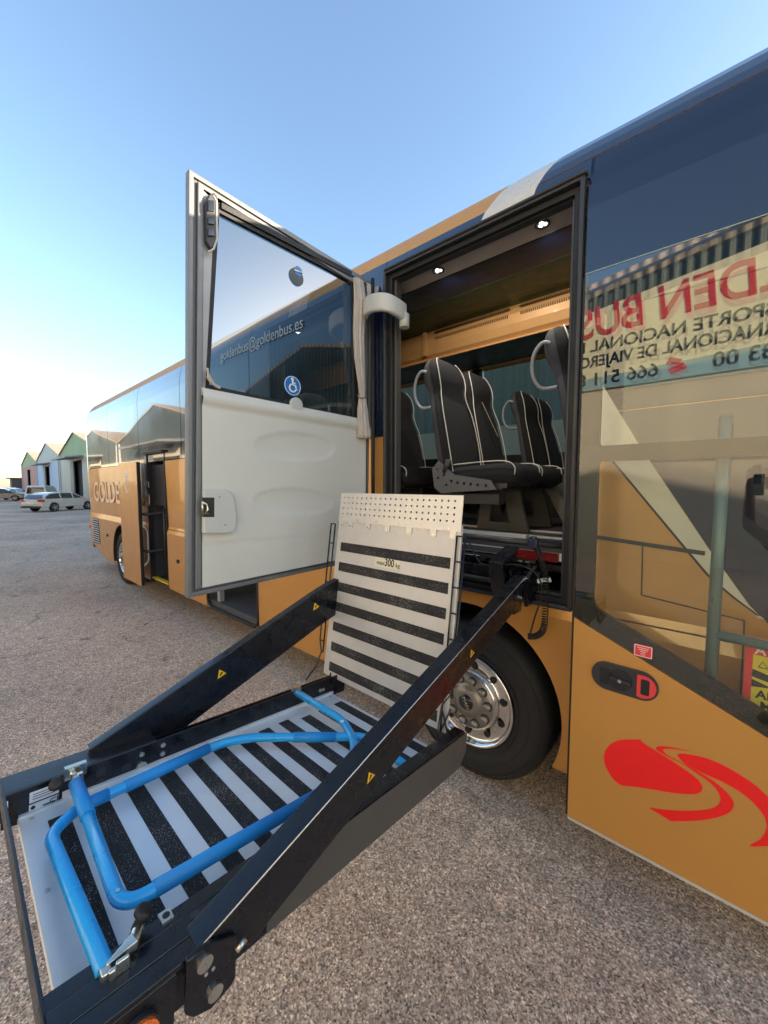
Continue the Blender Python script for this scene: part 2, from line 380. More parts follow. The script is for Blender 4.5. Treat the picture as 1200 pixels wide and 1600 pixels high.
GOLDF = wavy(mat('gold_pearl_front', (.56,.28,.07), .34, .3, 1.0, .03, 3), .7, .002); GOLDF.node_tree.nodes['Principled BSDF'].inputs['Coat IOR'].default_value = 1.75
side(MB(), [rect(-.535, .34, 2.5, 1.255)]).build('side_panel', GOLDF, coach)
side(MB(), [rect(-.535, 1.263, 2.5, BELT)]).build('side_panel', GOLDF, coach)
side(MB(), [rect(XR+.34, BAND, XF-.1, TOP)], th=.015).build('roof_cove', mat('gold_cove_paint', (.60,.30,.09), .55, .2, 0, .03, 3), coach)
# far side, rear, front, roof
mb = MB(); W_ = 2.54; YF = Y0+W_
prof = [(Y0+o, z) for z, o in PROF]; far = [(YF-o, z) for z, o in PROF][::-1]
mb.hexa([(XR+.35, yy, 3.80) for yy in (Y0+.32, YF-.32)]+[(XR+.35, yy, 3.845) for yy in (YF-.34, Y0+.34)], [(XF, yy, 3.80) for yy in (Y0+.32, YF-.32)]+[(XF, yy, 3.845) for yy in (YF-.34, Y0+.34)])
mb.build('roof', mat('white_roof', (.55,.55,.55), .4), coach)
mb = MB(); mb.box((XR, YF-.03, .34), (XF, YF, BELT)); mb.box((XR, YF-.03, 3.40), (XF, YF, 3.80)); mb.build('far_side_panel', GOLD, coach)
rings = []          # rear end with rounded corners, closed towards the roof
for z, o in [(.62,.20),(.48,.10),(.52,.03)][::-1][:0]+[(.45,.02)]+[(z, o) for z, o in PROF if z > .6 and o < .6]:
    r_ = .30; dxr = max(0, o)*1.2; ring = []
    for (cx, cy, a0, a1) in ((XR+r_+dxr, Y0+r_+o, 270, 180), (XR+r_+dxr, YF-r_-o, 180, 90)):
        ring += [Vector((cx+r_*math.cos(R(a0+(a1-a0)*i/10)), cy+r_*math.sin(R(a0+(a1-a0)*i/10)), z)) for i in range(11)]
    ring = [Vector((XR+.36, Y0+o, z))]+ring+[Vector((XR+.36, YF-o, z))]
    rings.append(ring)
def bandloft(z0, z1, name, m):
    rr = [r for r in rings if z0-1e-6 <= r[0].z <= z1+1e-6]; mb = MB()
    vr = [[mb.bm.verts.new(p) for p in r] for r in rr]
    for A, B_ in zip(vr, vr[1:]):
        for k in range(len(A)-1): mb._face([A[k], A[k+1], B_[k+1], B_[k]], True)
    if z1 > 3.7: mb._face(vr[-1])
    return mb.build(name, m, coach)
bandloft(.4, 2.25, 'rear_panel', GOLD); bandloft(2.25, 3.57, 'rear_window_band', NAVY); bandloft(3.57, 3.9, 'rear_roof_cap', GOLD)
MB().box((XF-.03, Y0+.02, .35), (XF, YF-.02, 3.7)).build('front_panel', GOLD, coach)
MB().box((XR+.3, Y0+.45, .30), (XF-.1, YF-.3, .42)).build('underfloor', DARKIN, coach)
# windows of the near side
for a, b in ((XR+.34,-9.43),(-9.43,-7.56),(-7.56,-5.76),(-5.76,-3.9),(-3.9,-1.985)):
    side(MB(), [rect(a+.006, BELT+.008, b-.006, BAND)], th=.012).build('side_window', NAVY, coach)
side(MB(), [rect(-1.985, 3.462, -.60, BAND)], th=.012).build('header_panel', NAVY, coach)
side(MB(), [rect(-.615, BELT+.003, 2.5, BAND)], th=.012).build('front_side_window', NAVYF, coach)
# livery foils on the side: cream swoosh, navy beyond it, gold near roof
Rz = [(3.79,-.76),(3.74,-.80),(3.66,-.855),(3.55,-.895),(3.475,-.91),(3.3,-.93),(3.1,-.87),(2.9,-.78),(2.7,-.655),(2.61,-.61),(2.43,-.52),(2.13,-.36),(2.045,-.31),(1.84,-.19),(1.64,-.072),(1.43,.06),(1.395,.09)]
Lz = [(3.79,-1.06),(3.74,-1.10),(3.66,-1.15),(3.55,-1.21),(3.475,-1.225),(3.3,-1.22),(3.0,-1.10),(2.7,-.90),(2.5,-.76),(2.33,-.65),(2.275,-.615),(2.045,-.453),(1.8,-.27),(1.64,-.15),(1.534,-.07),(1.45,.02),(1.378,.114)]
def xa(tab, z):
    for (za, a), (zb, b) in zip(tab, tab[1:]):
        if z <= za and z >= zb: return b+(a-b)*(z-zb)/(za-zb)
    return tab[-1][1]
def swoosh(z0, z1, x_clip=None):
    zs = [z0+(z1-z0)*i/24 for i in range(25)]
    return zs
def band_between(fl, fr, z0, z1, name, m, off=.003, n=28):
    mb = MB(); zs = [z0+(z1-z0)*i/n for i in range(n+1)]
    side(mb, [[(fl(z), z) for z in zs]+[(fr(z), z) for z in reversed(zs)]], off=off, th=.0015)
    return mb.build(name, m, coach)
fR = lambda z: xa(Rz, z); fL = lambda z: xa(Lz, z)
band_between(fL, fR, 3.464, 3.79, 'cream_stripe', CREAM)
band_between(lambda z: max(fL(z), -.612), lambda z: max(fR(z), -.611), 1.38, 2.69, 'cream_stripe', CREAM)
band_between(lambda z: fL(z)-.012 if fL(z) > -.59 else -.6, lambda z: fL(z)-.001, 1.39, 2.2, 'stripe_outline', PRINT, .0032)
band_between(fR, lambda z: 2.49, BAND+.002, 3.79, 'navy_roof_foil', NAVYF)
nv = [(x, z) for z, x in Rz if z < 2.3][0:]
side(MB(), [[(fR(2.286)+.002, 2.286)]+[(x+.002, z) for x, z in nv]+[(.114,1.378),(.5,1.22),(1.0,1.10),(1.8,1.02),(2.49,1.0),(2.49,2.286)]], off=.0035, th=.0015).build('navy_side_foil', NAVYF, coach)
side(MB(), [[(.102,1.392),(.12,1.365),(.5,1.205),(1.0,1.085),(1.8,1.005),(2.49,.985),(2.49,.999),(1.8,1.019),(1.0,1.099),(.5,1.219)]], off=.0036, th=.0015).build('stripe_outline', PRINT, coach)
# seams seen through the front door glass
for a, b in (((-.322,1.655),(-.318,1.40)),((-.318,1.40),(.05,1.36)),((.05,1.36),(.052,1.0)),((-.535,1.665),(-.09,1.63))):
    (x0,z0),(x1,z1) = a, b; d = Vector((x1-x0, z1-z0)).normalized(); n = Vector((-d.y, d.x))*(.0028 if a[0] != -.535 else .010)
    side(MB(), [[(x0-n.x,z0-n.y),(x1-n.x,z1-n.y),(x1+n.x,z1+n.y),(x0+n.x,z0+n.y)]], off=.0042, th=.001).build('panel_seam', RUB2, coach)
# email lettering on the window band
e0, e1 = atY(345, 563, Y0), atY(478, 508, Y0)
text('email_lettering', 'goldenbus@goldenbus.es', .155, LETW, coach, (e0.x, Y0-.004, e0.z-.01), (1,0,-.02), (0,0,1), sx=(e1.x-e0.x)/1.62)
text('shop_lettering', 'GOLDEN BUS', .60, mat('pale_lettering', (.90,.66,.45), .5), coach, (-10.75, Y0-.004, 1.58), (1,0,0), (0,0,1), bold=.008)
# rear grille
mb = MB(); g0 = [(-10.95,.62),(-10.35,.62),(-10.45,1.18),(-10.95,1.18)]
side(mb, [g0], off=.002, th=.001); gl_ = mb.build('engine_grille', DARKIN, coach)
for k in range(11):
    z = .64+k*.05; mb = MB(); mb.prism([(-10.95,Y0-.008,z),(-10.36-.01*k,Y0-.008,z),(-10.36-.01*k,Y0-.022,z+.022),(-10.95,Y0-.022,z+.022)], (0,.003,.004)); mb.build('grille_slat', SIL, coach)
MB().cyl((-11.44, Y0+.06, .95), (-.6,-1,0), .05, .03).build('marker_light', mat('orange_lens', (.75,.2,.03), .2), coach)
for x in (-9.75, -6.0, -2.75): MB().cyl((x, Y0-.004, .88 if x < -9 else .82), (0,-1,0), .03, .022).build('door_lock', DKP, coach)

# wheels ------------------------------------------------------------
def wheel(x, z, letters):
    ax = (0,1,0); yf = Y0+.015; w_ = MB(); o_ = (x, yf, z)
    w_.lathe([(.300,.035),(.315,.008),(.36,-.004),(.43,-.004),(.475,.008),(.505,.03),(.517,.06),(.517,.24),(.50,.28),(.40,.30),(.30,.29)], o_, ax, 72)
    for k in range(72):
        a = 2*math.pi*k/72; c, s = math.cos(a), math.sin(a)
        for yy in (.10,.18): w_.hexa([(x+(.514)*c-.012*s, yf+yy-.03, z+.514*s+.012*c),(x+.514*c+.012*s, yf+yy-.03, z+.514*s-.012*c),(x+.514*c+.012*s, yf+yy+.03, z+.514*s-.012*c),(x+.514*c-.012*s, yf+yy+.03, z+.514*s+.012*c)],
            [(x+.5165*c-.010*s, yf+yy-.03, z+.5165*s+.010*c),(x+.5165*c+.010*s, yf+yy-.03, z+.5165*s-.010*c),(x+.5165*c+.010*s, yf+yy+.03, z+.5165*s-.010*c),(x+.5165*c-.010*s, yf+yy+.03, z+.5165*s+.010*c)])
    ty = w_.build('wheel', TYRE, coach)
    for rr in (.47,.40,.335): MB().tube([(x+rr*math.cos(a), yf-.004+(.006 if rr>.45 else 0), z+rr*math.sin(a)) for a in [2*math.pi*i/64 for i in range(64)]], .004, 6, closed=True).build('tyre_rib', TYRE, ty)
    r_ = MB(); r_.lathe([(.302,.03),(.306,.0),(.296,-.006),(.285,.0),(.278,.028),(.262,.038),(.245,.036),(.205,.045),(.198,.03),(.190,.008),(.180,.0),(.10,-.004)], o_, ax, 72)
    rim = r_.build('rim', CHROME, ty)
    for k in range(10):
        a = 2*math.pi*(k+.35)/10; MB().lathe([(.0001,0),(.0225,0)], (x+.230*math.cos(a), yf+.0335, z+.230*math.sin(a)), ax, 22).build('hand_hole', PRINT, rim)
    h_ = MB(); h_.lathe([(.178,-.001),(.176,-.007),(.12,-.012),(.105,-.010),(.095,-.030),(.060,-.034),(.001,-.036)], o_, ax, 64)
    for k in range(10):
        a = 2*math.pi*(k+.15)/10; h_.lathe([(.024,-.010),(.023,-.030),(.017,-.036),(.0005,-.037)], (x+.143*math.cos(a), yf, z+.143*math.sin(a)), ax, 20)
    hb = h_.build('hub_cover', HUBM, ty)
    for k in range(10):
        a = 2*math.pi*(k+.15)/10; MB().lathe([(.0242,-.0125),(.030,-.0122),(.030,-.004)], (x+.143*math.cos(a), yf, z+.143*math.sin(a)), ax, 20).build('nut_recess', PRINT, ty)
    MB().lathe([(.052,-.033),(.050,-.0385),(.0005,-.040)], o_, ax, 32).build('centre_cap', BLACKG, ty)
    if letters:
        a = R(-62); text('cap_lettering', 'MAN', .036, CHROME, ty, (x-.036*math.cos(a)+.010*math.sin(a), yf-.041, z-.036*math.sin(a)-.012*math.cos(a)), (math.cos(a),0,math.sin(a)), (-math.sin(a),0,math.cos(a)))
wheel(WX+.005, .522, True); wheel(RX, .522, False)
for cx, cz, rr, x0 in ((WX, WZ, WR, 0), (RX, .54, .62, 0)):
    mb = MB(); a = arc((cx, cz), rr-.004, 205 if rr < .6 else 195, -25 if rr < .6 else -20, 30)
    for (p, q) in zip(a, a[1:]): mb.hexa([(p[0],Y0+.0,p[1]),(q[0],Y0+.0,q[1]),(q[0],Y0+.5,q[1]),(p[0],Y0+.5,p[1])], [(cx+(p[0]-cx)*1.015,Y0+.0,cz+(p[1]-cz)*1.015),(cx+(q[0]-cx)*1.015,Y0+.0,cz+(q[1]-cz)*1.015),(cx+(q[0]-cx)*1.015,Y0+.5,cz+(q[1]-cz)*1.015),(cx+(p[0]-cx)*1.015,Y0+.5,cz+(p[1]-cz)*1.015)])
    mb.box((cx-.8, Y0+.5, .25), (cx+.8, Y0+.53, 1.2)); mb.build('wheel_housing', DARKIN, coach)

# luggage bay (open) --------------------------------------------------
mb = MB(); x0, x1 = -5.08, -3.81
mb.box((x0, Y0+.03, .36), (x1, Y0+1.6, .44)); mb.box((x0-.02, Y0+.03, .44), (x0, Y0+1.6, 1.25)); mb.box((x1, Y0+.03, .44), (x1+.02, Y0+1.6, 1.25)); mb.box((x0, Y0+1.58, .44), (x1, Y0+1.6, 1.25)); mb.box((x0, Y0+.03, 1.22), (x1, Y0+1.6, 1.255))
mb.build('luggage_bay', mat('bay_carpet', (.07,.07,.075), .9, bump=.3, bscale=200), coach)
mb = MB(); pts = [(x0+.01, .40)] 
mb.tube(rounded([(x0+.01,Y0+.0,1.2),(x0+.01,Y0+.0,.42),(x0+.10,Y0+.0,.36),(x1-.10,Y0+.0,.36),(x1-.01,Y0+.0,.42),(x1-.01,Y0+.0,1.2)], .05), .018, 8); mb.build('bay_seal', RUBBER, coach)
MB().box((x0+.18, Y0+.05, .44), (x0+.24, Y0+.11, 1.22)).build('bay_post', GREYP, coach)
# raised luggage door over the bay
# middle door ---------------------------------------------------------
dx0, dx1, dz1 = -7.16, -6.41, 2.42
mb = MB(); mb.box((dx0-.03, Y0-.012, .34), (dx0, Y0+.06, dz1)); mb.box((dx1-.012, Y0-.006, .34), (dx1+.004, Y0+.06, dz1)); mb.box((dx0-.07, Y0-.045, dz1), (dx1+.03, Y0+.05, dz1+.035)); mb.build('middle_door_frame', RUBBER, coach)
mb = MB(); mb.box((dx0, Y0+.04, .34), (dx1, Y0+1.1, .40)); mb.box((dx0-.02, Y0+.06, .4), (dx0, Y0+1.2, dz1)); mb.box((dx1, Y0+.06, .4), (dx1+.02, Y0+1.2, dz1)); mb.box((dx0, Y0+1.15, .4), (dx1, Y0+1.2, dz1)); mb.box((dx0, Y0+.06, dz1-.03), (dx1, Y0+1.2, dz1))
mb.build('stairwell', mat('stairwell_trim', (.035,.036,.04), .6), coach)
mb = MB()
for k in range(4): mb.box((dx0, Y0+.32+.22*k, .4), (dx1, Y0+1.15, .62+.21*k))
mb.build('stair', mat('stair_rubber', (.05,.052,.058), .6), coach)
MB().box((dx0, Y0+.0, .39), (dx1, Y0+.07, .408)).build('yellow_step_edge', YEL2, coach)
MB().box((dx0+.30, Y0+.16, .42), (dx1, Y0+.36, .82)).build('step_cover', DKP, coach, bevel=.03)
mb = MB(); mb.box((dx0+.25, Y0+.14, 1.55), (dx0+.45, Y0+.24, 2.35)); mb.build('inner_trim', GREYP, coach, bevel=.03)
MB().tube(rounded([(dx1,Y0+.16,1.45),(dx0+.3,Y0+.14,1.45),(dx0+.2,Y0+.2,1.6)], .08), .045, 10).build('stair_bolster', DKP, coach)
# leaf of the middle door, pushed out and back
lf = MB(); lx0, lx1, ly = -8.01, -7.07, 2.01
lf.flat([rrect(lx0, .30, lx1, 2.30, .015)], lambda x, z: Vector((x, ly, z))); 
r = bmesh.ops.extrude_face_region(lf.bm, geom=lf.bm.faces[:]); 
for v in [e for e in r['geom'] if isinstance(e, bmesh.types.BMVert)]: v.co.y += .035
leaf = lf.build('middle_door', GOLD, coach)
lf = MB(); lf.box((lx1, ly+.004, .31), (lx1+.02, ly+.05, 2.29)); lf.build('leaf_seal', RUBBER, leaf)
for zz in (.95, 1.55): 
    MB().tube(rounded([(lx1-.1, ly+.06, zz-.08),(lx1+.05, ly+.10, zz-.10),(dx0+.28, Y0+.12, zz-.06),(dx0+.34, Y0+.26, zz-.04)], .08), .022, 10).build('door_arm', RUBBER, coach)
MB().tube([(dx0+.33, Y0+.20, .84),(dx0+.33, Y0+.20, 1.58)], .026, 12).build('door_cylinder', PLAST, coach)
MB().tube([(dx0+.36, Y0+.10, .8),(dx0+.36, Y0+.10, 1.55)], .02, 10).build('door_pillar', DKP, coach)
mb = MB(); lc = (lx0+.42, 1.98)
for pts_ in ([(lc[0]+.11*math.cos(R(a)), lc[1]+.17*math.sin(R(a))) for a in range(60, 330, 15)], [(lc[0]+.02+.055*math.cos(R(a)), lc[1]+.02+.085*math.sin(R(a))) for a in range(200, -80, -20)], [(lc[0]-.03, lc[1]+.12), (lc[0]+.10, lc[1]+.13)]):
    mb.tube([(x, ly-.001, z) for x, z in pts_], [.006+.012*math.sin(math.pi*i/(len(pts_)-1)) if len(pts_) > 2 else .010 for i in range(len(pts_))], 6)
for v in mb.bm.verts: v.co.y = ly-.001+(v.co.y-ly+.001)*.12
mb.build('swirl_emblem', LETW, leaf)
MB().tube(rounded([(lx1+.015, ly+.05, .62),(lx1+.015, ly+.12, .7),(lx1+.015, ly+.12, 1.2),(lx1+.015, ly+.05, 1.28)], .04), .014, 8).build('leaf_handle', GREYP, leaf)
MB().box((dx0-.26, Y0-.02, 1.72), (dx0-.1, Y0-.006, 2.28)).build('door_reflector_strip', GREYP, coach)

# wheelchair opening --------------------------------------------------
ox0, ox1, oz0, oz1 = -1.945, -.645, 1.275, 3.445
def frame_ring(x0, z0, x1, z1, wd, y0, y1, name, m, bev=.006):
    mb = MB()
    mb.flat([rect(x0,z0,x1,z1), rect(x0+wd,z0+wd,x1-wd,z1-wd)], lambda x, z: Vector((x, y0, z)))
    r = bmesh.ops.extrude_face_region(mb.bm, geom=mb.bm.faces[:])
    for v in [e for e in r['geom'] if isinstance(e, bmesh.types.BMVert)]: v.co.y = y1
    return mb.build(name, m, coach, bevel=bev)
frame_ring(ox0-.025, oz0-.02, ox1+.018, oz1+.018, .022, Y0-.022, Y0+.03, 'opening_frame', RUB2)
frame_ring(ox0-.004, oz0+.001, ox1-.003, oz1-.003, .035, Y0+.012, Y0+.06, 'opening_seal', RUBBER)
frame_ring(ox0+.030, oz0+.034, ox1-.036, oz1-.020, .020, Y0+.040, Y0+.10, 'opening_inner_trim', mat('frame_dark_grey', (.055,.052,.05), .4))
MB().box((ox0-.012, Y0-.034, oz1+.012), (ox1+.030, Y0+.01, oz1+.030)).build('rain_gutter', RUB2, coach, bevel=.008)
FL = 1.60
mb = MB()
mb.box((ox0-3, Y0+.06, FL-.06), (XF-.4, YF-.05, FL)); mb.build('cabin_floor', FLOORM, coach)
mb = MB(); mb.tube([(ox0, Y0+.075, FL-.01),(ox1, Y0+.075, FL-.01)], .022, 12); mb.build('floor_edge', mat('edge_rubber', (.02,.02,.022), .35), coach)
MB().box((ox0+.55, Y0+.10, FL+.002), (ox0+1.02, Y0+.15, FL+.030)).build('floor_edge_strip', SIL, coach)
# inner walls near side, ceiling pieces
mb = MB(); 
for a, b in ((XR+.6, ox0-.02), (ox1+.02, XF-.3)):
    mb.box((a, Y0+.06, FL), (b, Y0+.09, 2.25))
mb.build('inner_wall', DKP, coach)
mb = MB(); mb.box((ox0-.06, Y0+.10, FL), (ox0-.005, Y0+.16, 3.45)); mb.box((ox1+.005, Y0+.10, FL), (ox1+.06, Y0+.16, 3.45)); mb.build('inner_pillar', DKP, coach)
hd = MB(); hd.hexa([(-3.2,Y0+.05,3.44),(.6,Y0+.05,3.44),(.6,2.44,3.405),(-3.2,2.44,3.405)], [(-3.2,Y0+.05,3.47),(.6,Y0+.05,3.47),(.6,2.44,3.435),(-3.2,2.44,3.435)])
hd.build('header_trim', TAUPE, coach)
hd = MB(); hd.hexa([(-5,2.444,3.40),(2,2.444,3.40),(2,2.83,3.455),(-5,2.83,3.455)], [(-5,2.444,3.43),(2,2.444,3.43),(2,2.83,3.485),(-5,2.83,3.485)])
hd.build('luggage_rack', NAVC, coach)
hd = MB(); hd.hexa([(-9,2.834,3.455),(2,2.834,3.455),(2,3.62,3.60),(-9,3.62,3.60)], [(-9,2.834,3.49),(2,2.834,3.49),(2,3.62,3.63),(-9,3.62,3.63)])
hd.build('ceiling', GREENC, coach)
# gold rack across the aisle: fascia + underside
rk = MB()
zs = [(3.62,3.60),(3.585,3.56),(3.56,3.50),(3.575,3.42),(3.61,3.35),(3.66,3.32)]
for (ya, za), (yb, zb) in zip(zs, zs[1:]): rk.poly([(-9,ya,za),(2,ya,za),(2,yb,zb),(-9,yb,zb)])
rk.build('gold_luggage_rack', RACK, coach)
rk = MB(); rk.hexa([(-9,3.665,3.312),(2,3.665,3.312),(2,YF-.05,3.445),(-9,YF-.05,3.445)], [(-9,3.665,3.33),(2,3.665,3.33),(2,YF-.05,3.46),(-9,YF-.05,3.46)])
rk.build('rack_underside', mat('rack_underside_dark', (.02,.03,.026), .5), coach)
MB().tube([(-9,3.655,3.312),(2,3.655,3.312)], .008, 8).build('rack_edge', RACK, coach)
for xc in (-2.05, -1.12):      # two slotted vents
    v = MB(); v.mi = 0
    v.tube(rounded([(xc-.42,3.55,3.545),(xc+.42,3.55,3.545)], .01), .006, 6)
    for k in range(44):
        xx = xc-.41+k*.0186
        v.hexa([(xx,3.566,3.572),(xx+.008,3.566,3.572),(xx+.008,3.552,3.535),(xx,3.552,3.535)], [(xx,3.572,3.572),(xx+.008,3.572,3.572),(xx+.008,3.558,3.535),(xx,3.558,3.535)])
        v.hexa([(xx,3.550,3.50),(xx+.008,3.550,3.50),(xx+.008,3.553,3.475),(xx,3.553,3.475)], [(xx,3.556,3.50),(xx+.008,3.556,3.50),(xx+.008,3.559,3.475),(xx,3.559,3.475)])
    v.build('ceiling_vent', mat('vent_dark', (.10,.045,.015), .6), coach)
MB().box((-2.62, 3.545, 3.33), (-2.58, 3.575, 3.58)).build('rack_divider', RACK, coach)
MB().box((-.55, 3.545, 3.33), (-.52, 3.575, 3.58)).build('rack_divider', RACK, coach)
# downlights
for xx, yy in ((-1.61, 2.355), (-.895, 2.35)):
    zz = 3.44-(yy-(Y0+.05))*.18-.004
    d = MB(); d.lathe([(.040,0),(.042,-.006),(.034,-.008),(.030,-.002)], (xx,yy,zz), (0,0,1), 28); dl = d.build('downlight', DKP, coach)
    e = MB()
    for k in range(3):
        a = 2*math.pi*k/3+.5; e.lathe([(.0001,-.006),(.009,-.006),(.0105,-.002)], (xx+.0145*math.cos(a), yy+.0145*math.sin(a), zz), (0,0,1), 14)
    e.build('led', LAMP, dl)
    d = MB(); d.lathe([(.0001,-.0015),(.0305,-.0015)], (xx,yy,zz), (0,0,1), 24); d.build('reflector_cup', GREYP, dl)
    ld = bpy.data.lights.new('downlight_lamp', 'SPOT'); ld.energy = 8; ld.spot_size = R(150); ld.spot_blend = .6; ld.color = (1,.93,.8); ld.shadow_soft_size = .02
    lo = bpy.data.objects.new('downlight_lamp', ld); col.objects.link(lo); lo.location = (xx,yy+.02,zz-.07); lo.parent = dl; lo.rotation_euler = (R(48),0,0)
# far side windows
mb = MB(); mb.box((XR+.5, YF-.06, FL), (XF-.3, YF-.035, 2.30)); mb.build('inner_wall', DKP, coach)
for a, b in ((-8.6,-6.6),(-6.55,-4.55),(-4.5,-2.62),(-2.5,-.62),(-.55,1.4)):
    MB().poly([(a,YF-.02,BELT),(b,YF-.02,BELT),(b,YF-.02,3.40),(a,YF-.02,3.40)]).id if False else None
    q = MB(); q.poly([(a,YF-.02,BELT),(b,YF-.02,BELT),(b,YF-.02,3.40),(a,YF-.02,3.40)]); q.build('far_window', WGLF, coach)
    MB().box((b+.005, YF-.12, 2.25), (b+.10 if b > -2.7 else b+.045, YF-.03, 3.42)).build('window_pillar', DKP, coach)
MB().box((-9.6,YF-.04,BELT),(-8.6,YF-.01,3.4)).build('far_corner_panel', NAVY, coach)
MB().box((-9.1, Y0+.1, FL), (-9.05, YF-.08, 3.48)).build('rear_bulkhead', DKP, coach)
MB().box((2.2, Y0+.1, FL), (2.24, YF-.08, 3.48)).build('front_bulkhead', DKP, coach)
# lift bay beneath the floor
mb = MB(); mb.box((ox0+.02, Y0+.9, 1.28), (ox1-.02, Y0+.93, 1.54)); mb.box((ox0+.01,Y0+.08,1.27),(ox1-.01,Y0+.93,1.30)); mb.box((ox0-.02,Y0+.08,1.28),(ox0+.01,Y0+.93,1.56)); mb.box((ox1-.01,Y0+.08,1.28),(ox1+.02,Y0+.93,1.56)); mb.build('lift_bay', DARKIN, coach)

# ------------------------------------------------------------------ swing door
DP = Vector((-2.117,.81,1.34)); _a = Vector((-2.092,2.15,1.351))-DP; _b = Vector((-2.105,.889,3.5))-DP
DN = _b.cross(_a).normalized()
if DN.x < 0: DN = -DN
def dp(x, y, off=0): return at(x, y, DP+DN*off, DN)
def dslab(px, o0, o1, mb=None):
    mb = mb or MB(); return mb.hexa([dp(x,y,0)+DN*o0 for x,y in px], [dp(x,y,0)+DN*o1 for x,y in px])
def dring(outer, inner, o0, o1):
    mb = MB(); n = len(outer); V = lambda l, o: [mb.bm.verts.new(dp(x,y)+DN*o) for x, y in l]
    A, B_, C, D = V(outer,o0), V(outer,o1), V(inner,o1), V(inner,o0)
    for P_, Q_ in ((A,B_),(B_,C),(C,D),(D,A)):
        for i in range(n): mb._face([P_[i],P_[(i+1)%n],Q_[(i+1)%n],Q_[i]])
    return mb
O1 = [(295,263),(581,441),(574,873),(293,935)]
O2 = [(303,276),(578,447),(572,868),(300,926)]
O3 = [(309,283),(575,449),(571,865),(305,921)]
O4 = [(318,296),(571,454),(569,861),(315,913)]
dring(O1, O2, -.045, .0).build('swing_door', ALU, coach, bevel=.004); swing = bpy.data.objects['swing_door']
dring(O2, O3, -.045, -.012).build('door_seal', SEAL, swing, bevel=.003)
dring(O3, O4, -.045, .004).build('inner_door_frame', ALU, swing, bevel=.004)
OG = [(341,330),(553,440),(556,654),(325,604)]
dring(O4, [(338,316),(556,433),(559,660),(322,609)], -.03, -.004).build('window_surround', mat('surround_grey', (.30,.30,.29), .45, .3), swing, bevel=.003)
dring([(337,314),(557,432),(560,660),(321,610)], [(343,332),(551,441),(554,652),(327,601)], -.026, -.001).build('window_rubber', RUBBER, swing)
q = MB(); q.poly([dp(x,y,-.02) for x,y in [(336,318),(556,434),(559,658),(322,608)]]); q.build('door_glass', DGL, swing)
dslab([(330,303),(344,312),(562,436),(562,424)][0:0] or [(345,318),(548,425),(548,433),(345,327)], .0, .012).build('blind_rail', RUBBER, swing)
# outer skin
def opx(x, y): return dp(x, y)
dslab([(304,600),(574,655),(573,872),(294,934)], -.044, -.032).build('outer_skin', GOLD, swing)
# lining with two shallow ovals
def lining():
    A, B, C, D = dp(314,607), dp(570,657), dp(569,866), dp(315,918)
    mb = MB(); nx, nz = 96, 84; vs = []
    def proj(p):
        d = p-_o; zc = d.dot(_f); return 600+FPX*d.dot(_r)/zc, 800-FPX*d.dot(_u)/zc
    for j in range(nz+1):
        row = []
        for i in range(nx+1):
            s_, t_ = i/nx, j/nz; p = (A*(1-s_)+B*s_)*(1-t_)+(D*(1-s_)+C*s_)*t_; x, y = proj(p); h = 0.012
            for (cx, cy, rx, ry, k) in ((459,698,63,22,.05),(457,784,62,21,.03)):
                e = ((x-cx)/rx)**2+((y-cy-(x-cx)*k)/ry)**2
                if e < 1: h -= .013*(1-e)**.45*(1 if (y-cy) < 0 else 1)
            if y > 849-(x-315)*.078: h -= .003
            if j < 7: h += .020*math.sin(math.pi*j/7)
            row.append(mb.bm.verts.new(p+DN*h))
        vs.append(row)
    for j in range(nz):
        for i in range(nx): mb._face([vs[j][i],vs[j][i+1],vs[j+1][i+1],vs[j+1][i]], True)
    return mb
lining().build('door_lining', LINING, swing)
dslab([(314,606),(570,656),(571,665),(314,618)], -.03, .012).build('lining_ledge', LINING, swing)
# latch plate
mb = MB(); P_ = [(313,765),(345,765),(355,768),(361,778),(365,805),(363,825),(358,831),(345,833),(313,833)]
mb.hexa([dp(x,y)+DN*.010 for x,y in P_], [dp(x,y)+DN*.045 for x,y in P_]); lt = mb.build('latch_cover', PLAST, swing, bevel=.008)
dslab([(312,777),(329,777),(329,807),(312,807)], .03, .047).build('latch_pocket', PRINT, lt)
mb = MB(); mb.tube([dp(x,y,.052) for x,y in [(315,784),(323,788),(325,796),(320,803),(326,802)]], .006, 8); mb.tube([dp(316,784,.05), dp(317,804,.05)], .005, 8); mb.build('latch_hook', ZINC, lt)
for x, y in ((343,776),(352,820)): MB().lathe([(.0001,.002),(.004,.002),(.005,0)], dp(x,y,.045), DN, 12).build('latch_screw', GREYP, lt)
# black mechanism at the top
mb = MB(); P_ = [(318,320),(323,308),(331,305),(337,312),(338,375),(334,387),(326,392),(319,380)]
mb.hexa([dp(x,y)+DN*.0 for x,y in P_], [dp(x,y)+DN*.03 for x,y in P_]); mc = mb.build('lock_mechanism', DKP, swing, bevel=.006)
for y0, y1 in ((318,336),(345,356),(362,374)): dslab([(320,y0),(330,y0+1),(330,y1),(320,y1-1)], .028, .04).build('lock_lever', BLACKG, mc, bevel=.003)
MB().tube([dp(x,y,.03) for x,y in [(333,306),(338,314),(339,374),(334,389),(325,394)]], .005, 8).build('lock_bracket', PLAST, mc)
